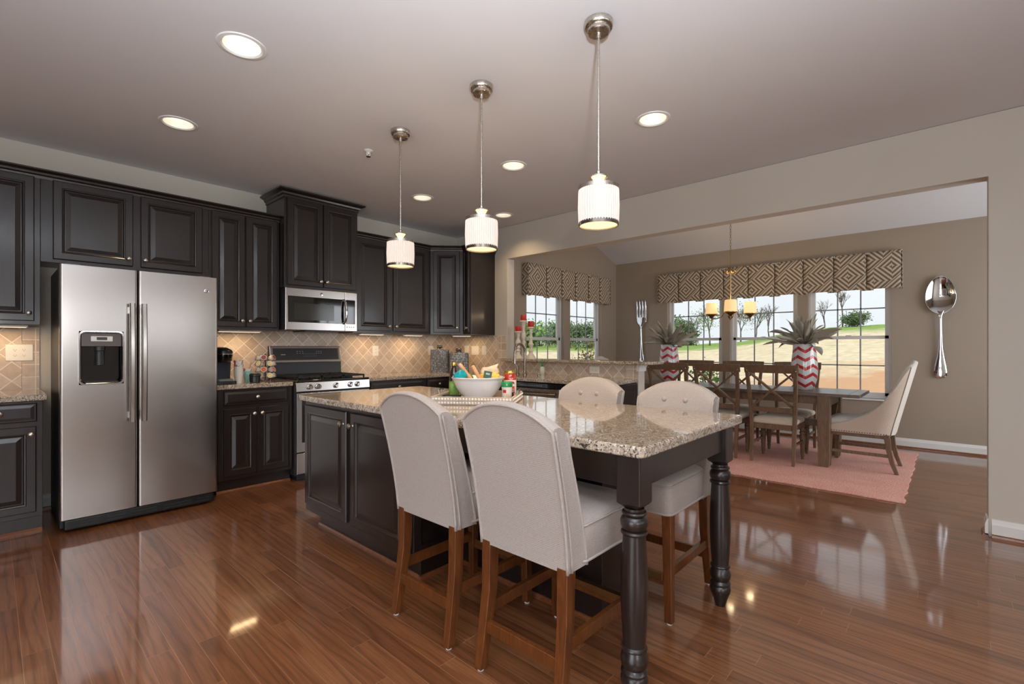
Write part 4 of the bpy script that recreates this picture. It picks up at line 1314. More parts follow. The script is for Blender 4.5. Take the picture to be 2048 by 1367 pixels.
MB().lathe([(0.026, 0), (0.028, 0.004), (0.028, 0.075), (0.02, 0.092), (0.011, 0.098)], 20).build('bottle', plain('pale_soap_plastic', srgb(214, 218, 206), 0.15, 0.05), o, smooth=50)
MB().lathe([(0.014, 0.096), (0.014, 0.112), (0.006, 0.115), (0.006, 0.14)], 16).box(-0.045, 0.012, -0.008, 0.008, 0.138, 0.152).build('pump', M['green'], o, bev=0.002, smooth=40)

# ------------------------------------------------------------------ coffee corner
o = thing('coffee_maker', 'black pod coffee maker beside the refrigerator', 'coffee maker', (1.352, 4.665, 0.915))
MB().loft([rrect(0.085, 0.14, 0.03, z, 5) for z in (0, 0.018, 0.022)]).build('base', M['black'], o, bev=0.003)
MB().loft([rrect(hx, hy, 0.035, z, 6, 0, cy) for z, hx, hy, cy in ((0.02, 0.08, 0.065, 0.07), (0.21, 0.084, 0.07, 0.065), (0.26, 0.084, 0.075, 0.05), (0.295, 0.078, 0.07, 0.05), (0.312, 0.06, 0.055, 0.05))]).build('tower', plain('slate_plastic', srgb(58, 64, 74), 0.3, 0.06), o, smooth=50)
MB().loft([rrect(hx, hy, min(hx, hy) * 0.95, z, 6, 0, -0.065) for z, hx, hy in ((0.185, 0.05, 0.04), (0.2, 0.062, 0.055), (0.25, 0.068, 0.066), (0.252, 0.068, 0.066))]).build('brew_head', M['black_gloss'], o, smooth=50)
MB().loft([rrect(hx, hy, min(hx, hy) * 0.95, z, 6, 0, -0.06) for z, hx, hy in ((0.254, 0.07, 0.07), (0.266, 0.07, 0.07), (0.29, 0.062, 0.06), (0.305, 0.045, 0.04))]).build('lid', M['black'], o, smooth=50)
MB().tube([(0.069 * math.cos(a), -0.065 + 0.068 * math.sin(a), 0.253) for a in [PI + PI * k / 12 for k in range(13)]], 0.003, 6).build('chrome_trim', M['chrome'], o, smooth=180)
MB().loft([rrect(0.06, 0.05, 0.02, z, 4, 0, -0.07) for z in (0.022, 0.04)]).build('drip_tray', M['grey_plastic'], o, bev=0.002)

cup = [(0.026, 0), (0.027, 0.002), (0.037, 0.092), (0.0395, 0.093), (0.0395, 0.097), (0.036, 0.097), (0.035, 0.09), (0.025, 0.004), (0.001, 0.004)]
printed = NT('printed_paper_cup')
nn = printed.noise(45, 3)
zz_ = printed.sep()[2]
printed.set(base=printed.mix(printed.math('GREATER_THAN', nn, 0.55), srgb(236, 230, 224), printed.mix(printed.math('GREATER_THAN', printed.noise(30, 2, printed.map(loc=(3, 1, 2))), 0.5), srgb(214, 120, 120), srgb(120, 150, 120))), rough=0.6)
M['printed'] = printed.m
words_ = ['topmost paper cup in the tall stack, green and blue print', 'second paper cup from the top in the tall stack', 'third paper cup from the top in the tall stack', 'fourth paper cup from the top in the tall stack', 'lowest paper cup in the tall stack on the counter']
cup0 = None
for k in range(5):
    z = 0.915 + (4 - k) * 0.0225 + (0.012 if k == 0 else 0)
    o = thing('paper_cup', words_[k], 'cup', (1.468, 4.60, z), 0.3 * k, 'paper cups by the coffee maker')
    MB().lathe(cup, 24, cap1=False).build('cup_wall', M['printed'] if k < 2 else M['paper'], o, smooth=40)
    if k == 0:
        for s_, a_ in ((0.012, -1.9), (0.009, -1.2)):
            MB().lathe([(s_, 0), (s_, 0.0012), (0.001, 0.0016)], 14, axis='y').build('print_spot', M['green'] if a_ < -1.5 else M['display'], o, (0.0335 * math.cos(a_), 0.0335 * math.sin(a_), 0.055), (-0.11, 0, a_ + PI / 2))
for k, lb in enumerate(('upper paper cup of the short stack, holding a wooden stirrer', 'lower paper cup of the short stack, pale teal print')):
    o = thing('paper_cup', lb, 'cup', (1.575, 4.70, 0.915 + (1 - k) * 0.026), 0.8 * k, 'paper cups by the coffee maker')
    MB().lathe(cup, 24, cap1=False).build('cup_wall', M['printed'] if k == 0 else plain('teal_print_paper', srgb(150, 196, 196), 0.6, 0.2, 40), o, smooth=40)
tag(MB().box(-0.006, 0.006, -0.001, 0.001, 0, 0.14).build('stirrer', M['spoon_wood'], None, (1.575, 4.705, 0.95), (0.12, 0.18, 0.3)), 'flat wooden stirrer standing in the short cup stack', 'stirrer')
o = thing('black_jar', 'squat black lidded jar in front of the pod carousel', 'jar', (1.597, 4.585, 0.915))
MB().lathe([(0.04, 0), (0.044, 0.004), (0.044, 0.05), (0.042, 0.052)], 26).build('body', M['black'], o, smooth=40)
MB().lathe([(0.045, 0.052), (0.046, 0.055), (0.045, 0.07), (0.038, 0.079), (0.001, 0.082)], 26).build('lid', M['black'], o, smooth=40)

CX, CY = 1.735, 4.72
o = thing('pod_carousel', 'black wire carousel holding coffee pods beside the range', 'pod holder', (CX, CY, 0.915))
MB().lathe([(0.05, 0), (0.055, 0.004), (0.05, 0.01), (0.02, 0.014)], 24).build('base', M['chrome'], o, smooth=40)
MB().lathe([(0.005, 0.01), (0.005, 0.235), (0.009, 0.24), (0.006, 0.25)], 12).build('spindle', M['black'], o, smooth=40)
wr_ = MB()
tilt = 0.35
pods = []
for t in range(4):
    zc = 0.045 + t * 0.055
    for k in range(5):
        a = -PI / 2 + 0.12 + 2 * PI * (k + 0.5 * (t % 2)) / 5
        pods.append((a, zc, t, k))
        c0 = Vector((0.078 * math.cos(a), 0.078 * math.sin(a), zc + 0.008))
        ux, uz = Vector((-math.sin(a), math.cos(a), 0)), Vector((-math.cos(a) * math.sin(tilt), -math.sin(a) * math.sin(tilt), math.cos(tilt)))
        wr_.tube([tuple(c0 + (ux * math.cos(b) + uz * math.sin(b)) * 0.0262) for b in [2 * PI * q / 16 for q in range(16)]], 0.0018, 5, closed=True)
        wr_.tube([(0, 0, zc - 0.02), tuple(c0 - uz * 0.0262)], 0.0016, 5)
wr_.build('wire_rings', M['black'], o, smooth=180)
lids = {0: plain('yellow_pod_lid', srgb(226, 206, 140), 0.4, 0.25, 60), 1: plain('orange_pod_lid', srgb(222, 96, 52), 0.4, 0.2, 60), 2: plain('red_pod_lid', srgb(150, 62, 58), 0.4, 0.3, 60)}
tiern = ['bottom', 'second', 'third', 'top']
lid_of = {0: 0, 1: 1, 2: 0, 3: 2}
lidn = {0: 'yellow', 1: 'orange', 2: 'red'}
side = {0: 'front', 1: 'right front', 2: 'right back', 3: 'left back', 4: 'left front'}
side2 = {0: 'front right', 1: 'right', 2: 'back', 3: 'left', 4: 'front left'}
for a, zc, t, k in pods:
    sd = (side2 if t % 2 else side)[k]
    lc = lid_of[t]
    o = thing('coffee_pod', '%s-lidded coffee pod at the %s of the %s carousel tier' % (lidn[lc], sd, tiern[t]), 'coffee pod', (CX, CY, 0.915 + zc), a + PI / 2, 'coffee pods in the carousel')
    d = Matrix.Rotation(-tilt, 4, 'X') @ Vector((0, -1, 0))
    p = MB().lathe([(0.017, -0.034), (0.0185, -0.032), (0.0225, 0.0), (0.0255, 0.001), (0.0255, 0.003), (0.001, 0.003)], 20, axis='y').build('pod_cup', M['paper'], o, (0, -0.08, 0.008), (-tilt, 0, 0), smooth=40)
    MB().lathe([(0.021, 0.003), (0.021, 0.0042), (0.001, 0.0046)], 20, axis='y').build('foil_lid', lids[lc], o, (0, -0.08, 0.008), (-tilt, 0, 0), smooth=40)

# ------------------------------------------------------------------ canisters in the corner
for x, y, h, hw, lb in ((3.872, 4.80, 0.282, 0.115, 'taller square woven-metal canister at the back counter corner'), (3.93, 4.50, 0.243, 0.118, 'shorter square woven-metal canister standing in front')):
    o = thing('woven_canister', lb, 'canister', (x, y, 0.915), -0.66, 'woven canisters in the counter corner')
    MB().loft([rrect(hw, hw * 0.8, 0.012, z, 4) for z in (0, h)]).build('body', M['woven'], o, bev=0.003)
    MB().lathe([(0.05, h), (0.05, h + 0.006), (0.036, h + 0.01), (0.034, h + 0.016), (0.037, h + 0.02), (0.038, h + 0.05), (0.034, h + 0.056), (0.001, h + 0.058)], 24).build('lid', M['bronze'], o, smooth=35)

# ------------------------------------------------------------------ tray on the island
TZ = 0.9025
TA = R_(-56.2)
TC = (1.985, 2.085)
o = thing('serving_tray', 'studded pale tray on the island holding the bowl and jars', 'tray', (TC[0], TC[1], TZ), TA)
tx, ty, th_ = 0.229, 0.208, 0.046
MB().box(-tx, tx, -ty, ty, 0, 0.008).build('tray_base', M['tray'], o)
rim = MB()
for a in (-1, 1):
    rim.box(-tx, tx, a * ty - 0.006, a * ty + 0.006, 0.0, th_).box(a * tx - 0.006, a * tx + 0.006, -ty, ty, 0.0, th_)
rim.build('rim', M['tray'], o, bev=0.002)
st = MB()
for i in range(26):
    for z in (0.012, 0.033):
        x = -tx + 0.009 + i * (2 * tx - 0.018) / 25
        for s in (-1, 1):
            st.lathe([(0.0072, 0), (0.0066, 0.0025), (0.004, 0.0045), (0.001, 0.005)], 10, c=(x, s * (ty + 0.006) , z), axis='y') if s < 0 else st.lathe([(0.0072, 0), (0.0066, -0.0025), (0.004, -0.0045), (0.001, -0.005)], 10, c=(x, ty + 0.006, z), axis='y')
for i in range(22):
    for z in (0.012, 0.033):
        y = -ty + 0.02 + i * (2 * ty - 0.04) / 21
        st.lathe([(0.0072, 0), (0.0066, 0.0025), (0.004, 0.0045), (0.001, 0.005)], 10, c=(-tx - 0.006, y, z), axis='x').lathe([(0.0072, 0), (0.0066, -0.0025), (0.004, -0.0045), (0.001, -0.005)], 10, c=(tx + 0.006, y, z), axis='x')
st.build('studded_edge', M['pearl'], o, smooth=60)
for s in (-1, 1):
    MB().tube([(s * (tx + 0.003), -0.05, th_ - 0.006), (s * (tx + 0.012), -0.05, th_ + 0.022), (s * (tx + 0.014), 0, th_ + 0.026), (s * (tx + 0.012), 0.05, th_ + 0.022), (s * (tx + 0.003), 0.05, th_ - 0.006)], 0.0045, 8).build('handle', M['bronze'], o, smooth=50)
TB = TZ + 0.0085
o = thing('mixing_bowl', 'large white ceramic bowl in the tray on the island', 'bowl', (1.99, 2.10, TB))
MB().lathe([(0.07, 0), (0.08, 0.004), (0.083, 0.012), (0.112, 0.04), (0.135, 0.078), (0.147, 0.113), (0.152, 0.126), (0.161, 0.13), (0.162, 0.136), (0.156, 0.1385), (0.146, 0.134), (0.138, 0.112), (0.124, 0.075), (0.1, 0.04), (0.06, 0.018), (0.001, 0.014)], 56).build('bowl_body', M['ceramic'], o, smooth=60)
# in the bowl
def spoon_handle(p, q, label):
    P, Q = Vector(p), Vector(q)
    k = MB().tube([p, tuple(P.lerp(Q, 0.2)), tuple(P.lerp(Q, 0.8)), tuple(P.lerp(Q, 0.97)), q], [0.008, 0.0095, 0.0125, 0.0125, 0.007], 10).build('wooden_utensil', M['spoon_wood'], None, smooth=60)
    tag(k, label, 'utensil', 'wooden utensils in the white bowl')


bz = TB
spoon_handle((1.995, 2.07, bz + 0.035), (1.885, 2.155, bz + 0.218), 'longer pale wooden utensil leaning left in the white bowl')
spoon_handle((2.04, 2.07, bz + 0.035), (1.965, 2.125, bz + 0.205), 'shorter pale wooden utensil beside the longer one in the bowl')
random.seed(4)
def lumpy(r, s, seed, squash=(1, 1, 1), n=14):
    random.seed(seed)
    off = [(random.uniform(-1, 1), random.uniform(-1, 1), random.uniform(-1, 1)) for _ in range(6)]
    def fn(u, v):
        a, b = 2 * PI * u, PI * (v - 0.5)
        d = Vector((math.cos(b) * math.cos(a), math.cos(b) * math.sin(a), math.sin(b)))
        k = 1 + s * sum(math.sin(5 * d.dot(Vector(o_)) + i) for i, o_ in enumerate(off)) / 3
        return (d.x * r * k * squash[0], d.y * r * k * squash[1], d.z * r * k * squash[2])
    return MB().grid(fn, n * 2, n)


tag(lumpy(0.035, 0.16, 3, (1.1, 0.85, 1.0)).build('foil_packet', M['teal'], None, (1.878, 2.13, bz + 0.148), smooth=60), 'crinkled teal packet at the left inside the white bowl', 'packet')
tag(lumpy(0.042, 0.14, 6, (1.0, 0.9, 0.7)).build('salad_greens', M['leaf_green'], None, (1.96, 2.178, bz + 0.125), smooth=60), 'green leaves behind the wooden utensils in the bowl', 'greens')
o = thing('pasta_bag', 'yellow pasta bag with tan top and green label in the bowl', 'packet', (2.062, 2.072, bz + 0.105), -0.75)
lumpy(0.055, 0.1, 9, (1.15, 0.6, 0.9)).build('pasta', M['yellow'], o, (0, 0, 0.03), smooth=60)
MB().loft([[(x * k, y * k, z) for x, y in ((-0.05, -0.02), (0.05, -0.02), (0.058, 0.0), (0.05, 0.02), (-0.05, 0.02), (-0.058, 0))] for z, k in ((0.055, 1.0), (0.072, 0.95), (0.088, 0.8))] + [[(0.02 + x * 0.62, y * 0.3, 0.1 + 0.2 * x) for x, y in ((-0.05, -0.02), (0.05, -0.02), (0.058, 0.0), (0.05, 0.02), (-0.05, 0.02), (-0.058, 0))]]).build('bag_top', M['cream'], o, smooth=40)
lb = MB().box(-0.024, 0.024, -0.001, 0.001, -0.022, 0.022).build('label_card', M['dark_green'], o, (-0.015, -0.043, 0.045), (-0.2, 0.18, 0), bev=0.001)
MB().box(-0.012, 0.012, -0.002, 0.0, 0.0, 0.01).build('label_print', M['tick'], lb)
# jars and bottle in the tray
o = thing('oil_bottle', 'dark glass bottle with gold cap behind the white bowl', 'bottle', (1.985, 2.318, TB))
MB().lathe([(0.029, 0), (0.031, 0.004), (0.031, 0.13), (0.028, 0.15), (0.015, 0.185), (0.0135, 0.2)], 24).build('glass', M['amber'], o, smooth=50)
MB().lathe([(0.0315, 0.015), (0.0318, 0.016), (0.0318, 0.1), (0.0315, 0.101)], 24, cap0=False, cap1=False).build('label', plain('green_white_label', srgb(120, 160, 80), 0.5, 0.4, 50), o, smooth=50)
MB().lathe([(0.017, 0.198), (0.0175, 0.2), (0.0175, 0.218), (0.0165, 0.221), (0.001, 0.222)], 22).build('cap', M['foil_gold'], o, smooth=40)
o = thing('sauce_jar', 'red pasta sauce jar with gold lid on the tray', 'jar', (2.185, 2.02, TB))
MB().lathe([(0.036, 0), (0.039, 0.004), (0.0395, 0.13), (0.034, 0.15), (0.031, 0.153)], 28).build('glass', M['sauce'], o, smooth=50)
MB().lathe([(0.0398, 0.022), (0.0402, 0.023), (0.0402, 0.112), (0.0398, 0.113)], 28, cap0=False, cap1=False).build('label', M['paper'], o, smooth=50)
dv = math.atan2(-2.02, -2.185)
def on_jar(r, a0, a1, z0, z1, arc=0.0, n=10):
    mb = MB()
    rows = []
    for k in range(n + 1):
        t_ = k / n
        a = dv + a0 + (a1 - a0) * t_
        dz = arc * (1 - (2 * t_ - 1) ** 2)
        rows.append([(r * math.cos(a), r * math.sin(a), z0 + dz), (r * math.cos(a), r * math.sin(a), z1 + dz)])
    return mb.loft(rows, False, False, False)


on_jar(0.0406, -0.75, 0.75, 0.087, 0.1, 0.008).build('label_banner', M['red'], o)
on_jar(0.0406, 0.3, 0.8, 0.03, 0.075).build('label_picture', plain('tomato_print', srgb(190, 60, 40), 0.5, 0.4, 60), o)
MB().lathe([(0.034, 0.152), (0.0345, 0.154), (0.0345, 0.166), (0.033, 0.169), (0.001, 0.17)], 28).build('lid', M['foil_gold'], o, smooth=40)
o = thing('cheese_shaker', 'white grated cheese shaker with green lid on the tray', 'shaker', (2.045, 1.915, TB))
dv = math.atan2(-1.915, -2.045)
MB().lathe([(0.026, 0), (0.029, 0.004), (0.029, 0.07), (0.031, 0.078), (0.031, 0.085)], 26).build('body', M['paper'], o, smooth=50)
MB().lathe([(0.033, 0.084), (0.0335, 0.086), (0.0335, 0.108), (0.031, 0.113), (0.001, 0.114)], 28).build('lid', M['green'], o, smooth=40)
on_jar(0.0295, -0.85, -0.15, 0.05, 0.068).build('label_flag', M['red'], o)
on_jar(0.0295, -0.2, 0.5, 0.012, 0.04, 0.006).build('label_picture', M['cream'], o)
on_jar(0.0338, -0.05, 0.05, 0.092, 0.102).build('lid_mark', M['paper'], o)
o = thing('spice_shaker', 'tiny red spice shaker with a metal top at the tray edge', 'shaker', (2.118, 1.948, TB))
MB().lathe([(0.015, 0), (0.016, 0.002), (0.016, 0.045)], 18).build('jar', plain('dark_red_spice', srgb(110, 40, 28), 0.3, 0.2), o, smooth=50)
MB().lathe([(0.017, 0.045), (0.017, 0.06), (0.014, 0.066), (0.001, 0.067)], 18).build('top', M['chrome'], o, smooth=40)
o = thing('black_packet', 'small black box lying at the left end of the tray', 'box', (1.87, 2.203, TB), TA)
MB().box(-0.05, 0.05, -0.03, 0.03, 0, 0.03).build('box', M['black'], o, bev=0.002)
MB().box(-0.02, 0.03, -0.0305, -0.03, 0.012, 0.016).box(-0.03, 0.01, -0.0305, -0.03, 0.02, 0.0235).build('box_print', M['tick'], o)

# ------------------------------------------------------------------ candle holders on the bar ledge
def holder(loc, h, prof, label):
    o = thing('candle_holder', label, 'candle holder', loc, 0, 'ivory turned candle holders on the bar ledge')
    MB().lathe([(r, z * h) for r, z in prof], 28).build('turned_stem', M['ivory'], o, smooth=40)
    return o


pa = [(0.058, 0), (0.058, 0.02), (0.053, 0.05), (0.04, 0.1), (0.026, 0.17), (0.022, 0.24), (0.032, 0.27), (0.034, 0.29), (0.022, 0.32), (0.018, 0.36), (0.03, 0.41), (0.028, 0.44), (0.017, 0.47), (0.024, 0.5), (0.034, 0.58), (0.03, 0.66), (0.018, 0.72), (0.017, 0.8), (0.026, 0.86), (0.022, 0.88), (0.03, 0.94), (0.047, 0.97), (0.047, 1.0)]
pb = [(0.06, 0), (0.06, 0.02), (0.055, 0.06), (0.036, 0.13), (0.022, 0.2), (0.03, 0.24), (0.03, 0.27), (0.018, 0.31), (0.018, 0.37), (0.032, 0.43), (0.034, 0.46), (0.02, 0.52), (0.018, 0.6), (0.027, 0.66), (0.018, 0.72), (0.016, 0.78), (0.024, 0.83), (0.018, 0.87), (0.022, 0.93), (0.047, 0.965), (0.047, 1.0)]
zb_ = 1.0875
for (x, y), top_, prof, hb, lb in (((4.44, 3.965), 1.427, pa, 0.062, 'left'), ((4.565, 3.985), 1.567, pa, 0.07, 'middle'), ((4.42, 3.74), 1.473, pb, 0.07, 'right')):
    nm = {'left': 'shortest ivory candle holder at the left end of the bar ledge', 'middle': 'tallest ivory candle holder, behind the other two', 'right': 'ivory candle holder with many rings, nearest the window'}[lb]
    holder((x, y, zb_), top_ - zb_, prof, nm)
    cn = {'left': 'red pillar candle on the shortest ivory holder', 'middle': 'red pillar candle on the tallest ivory holder', 'right': 'red pillar candle on the ringed holder beside the window'}[lb]
    c = thing('pillar_candle', cn, 'candle', (x, y, top_ + 0.0005), 0, 'red pillar candles')
    MB().lathe([(0.036, 0), (0.038, 0.003), (0.038, hb - 0.003), (0.035, hb), (0.02, hb - 0.004), (0.001, hb - 0.005)], 26).build('wax', M['candle'], c, smooth=40)
    MB().tube([(0, 0, hb - 0.006), (0.001, 0, hb + 0.006)], 0.001, 6).build('wick', M['black'], c)

# ------------------------------------------------------------------ dining room: rug, table
RUGZ = 0.012
random.seed(2)
rx0, rx1, ry0, ry1 = 4.83, 7.21, 0.265, 3.75
pts = []
def edge(p, q, n):
    for k in range(n):
        t_ = k / n
        j = 0.006 * math.sin(k * 2.1) + random.uniform(-0.006, 0.006)
        dx, dy = q[0] - p[0], q[1] - p[1]
        L = math.hypot(dx, dy)
        pts.append((p[0] + dx * t_ + j * dy / L, p[1] + dy * t_ - j * dx / L))
cs_ = [(rx0, ry0), (rx1, ry0), (rx1, ry1), (rx0, ry1)]
for a, b in zip(cs_, cs_[1:] + cs_[:1]):
    edge(a, b, 26)
tag(MB().extr(pts, 'z', 0.0005, RUGZ).build('area_rug', M['rug'], bev=0.003), 'coral pink woven rug under the dining table', 'rug')

o = thing('dining_table', 'long weathered wooden trestle dining table on the coral rug', 'table', (6.09, 1.93, RUGZ))
TW, TL, TH = 0.385, 1.285, 0.748
tt = MB()
for k in range(5):
    a = -TW + k * 2 * TW / 5
    tt.box(a + 0.0008, a + 2 * TW / 5 - 0.0008, -TL + 0.09, TL - 0.09, TH - 0.032, TH)
tt.build('table_top', M['table_wood'], o, bev=0.0015)
for s in (-1, 1):
    MB().box(-TW, TW, min(s * TL, s * (TL - 0.089)), max(s * TL, s * (TL - 0.089)), TH - 0.032, TH).build('breadboard_end', M['table_wood'], o, bev=0.003)
MB().box(-TW + 0.05, -TW + 0.075, -TL + 0.28, TL - 0.28, TH - 0.115, TH - 0.033).box(TW - 0.075, TW - 0.05, -TL + 0.28, TL - 0.28, TH - 0.115, TH - 0.033).build('apron', M['dining_wood'], o)
for s in (-1, 1):
    yc = s * (TL - 0.30)
    for x in (-0.335, 0.335):
        secs = [(x, yc, 0.0, 0.078, 0.085), (x, yc, 0.06, 0.088, 0.095), (x, yc, 0.3, 0.1, 0.105), (x, yc, 0.55, 0.104, 0.11), (x, yc, TH - 0.033, 0.104, 0.11)]
        MB().post(secs).build('leg', M['dining_wood'], o, bev=0.004)
    MB().box(-0.29, 0.29, yc - 0.035, yc + 0.035, TH - 0.14, TH - 0.033).build('cross_rail', M['dining_wood'], o, bev=0.003)
    MB().beam((-0.3, yc, 0.14), (0.3, yc, TH - 0.15), 0.035, 0.06, (0, 1, 0)).beam((0.3, yc, 0.14), (-0.3, yc, TH - 0.15), 0.03, 0.06, (0, 1, 0)).build('cross_brace', M['dining_wood'], o, bev=0.003)
MB().box(-0.035, 0.035, -TL + 0.3, TL - 0.3, 0.36, 0.43).build('stretcher', M['dining_wood'], o, bev=0.004)

# ------------------------------------------------------------------ X-back chairs (local front = +x)
def make_xchair(label, loc, rz):
    o = thing('dining_chair', label, 'chair', loc, rz, 'X-back dining chairs')
    dw = M['dining_wood']
    for s in (-1, 1):
        MB().post([(-0.232, s * 0.197, 0, 0.026, 0.03), (-0.215, s * 0.199, 0.2, 0.034, 0.036), (-0.198, s * 0.203, 0.42, 0.042, 0.038), (-0.205, s * 0.21, 0.56, 0.04, 0.036), (-0.232, s * 0.219, 0.74, 0.036, 0.035), (-0.282, s * 0.229, 0.955, 0.03, 0.035), (-0.297, s * 0.231, 1.005, 0.028, 0.035)]).build('rear_post', dw, o, bev=0.004)
        lp = [(0.013, 0), (0.014, 0.01), (0.016, 0.03), (0.02, 0.05), (0.021, 0.06), (0.016, 0.066), (0.02, 0.08), (0.027, 0.2), (0.03, 0.26), (0.024, 0.275), (0.03, 0.285), (0.03, 0.297), (0.023, 0.305), (0.031, 0.32), (0.033, 0.332), (0.026, 0.345), (0.026, 0.352)]
        MB().lathe(lp, 20, c=(0.2, s * 0.195, 0)).build('front_leg', dw, o, smooth=35)
        MB().lathe([(0.012, 0), (0.012, 0.003), (0.009, 0.006), (0.001, 0.007)], 14, axis='x').build('bolt_rosette', M['bronze'], o, (-0.303, s * 0.231, 0.972), (0, 0.22, 0), smooth=40)
    # curved top rail
    n = 12
    rings = []
    for k in range(n + 1):
        y = -0.256 + 0.512 * k / n
        bow = -0.016 * (1 - (y / 0.256) ** 2)
        hh = 0.004 * (1 - (y / 0.256) ** 2)
        rings.append([(-0.296 + bow - 0.011, y, 1.03 + hh), (-0.272 + bow, y, 1.03 + hh), (-0.258 + bow, y, 0.952), (-0.278 + bow, y, 0.946)])
    MB().loft(rings).build('top_rail', dw, o, bev=0.003)
    MB().beam((-0.274, -0.205, 0.945), (-0.207, 0.2, 0.582), 0.02, 0.032, (1, 0, 0.2)).build('cross_slat', dw, o, bev=0.002)
    MB().beam((-0.266, 0.205, 0.945), (-0.199, -0.2, 0.582), 0.02, 0.032, (1, 0, 0.2)).build('cross_slat', dw, o, bev=0.002)
    MB().box(-0.215, -0.19, -0.2, 0.2, 0.535, 0.585).build('lower_rail', dw, o, bev=0.003)
    MB().extr([(-0.205, -0.195), (0.215, -0.215), (0.228, -0.2), (0.228, 0.2), (0.215, 0.215), (-0.205, 0.195)], 'z', 0.352, 0.405).build('seat_frame', dw, o, bev=0.003)
    MB().loft([rrect(a, b, r, z, 5, 0.016, 0) for z, a, b, r in ((0.4055, 0.212, 0.2, 0.03), (0.415, 0.222, 0.212, 0.04), (0.44, 0.226, 0.218, 0.05), (0.458, 0.216, 0.208, 0.06), (0.472, 0.18, 0.17, 0.08), (0.478, 0.1, 0.1, 0.08))]).build('cushion', M['cushion'], o, smooth=60)
    for s in (-1, 1):
        MB().beam((-0.2, s * 0.197, 0.2), (0.195, s * 0.195, 0.2), 0.018, 0.026).build('stretcher', dw, o, bev=0.002)
    return o


xc = make_xchair('X-back dining chair on the near side, closest to the striped host chair end', (5.757, 1.372, RUGZ), 0)
copy_tree(xc, (5.757, 1.93, RUGZ), 0, 'X-back dining chair in the middle of the near side')
copy_tree(xc, (5.757, 2.50, RUGZ), 0, 'X-back dining chair on the near side beside the bar end')
copy_tree(xc, (6.50, 1.40, RUGZ), PI, 'X-back dining chair on the window side, behind the right vase')
copy_tree(xc, (6.50, 2.035, RUGZ), PI, 'X-back dining chair in the middle of the window side')
copy_tree(xc, (6.50, 2.67, RUGZ), PI, 'X-back dining chair on the window side beside the left vase')
xc['label'] = 'X-back dining chair on the near side, closest to the upholstered host chair'

# ------------------------------------------------------------------ host chairs (local front = +y)
M['taupe_pipe'] = plain('taupe_piping', srgb(150, 138, 124), 0.9, 0.05)


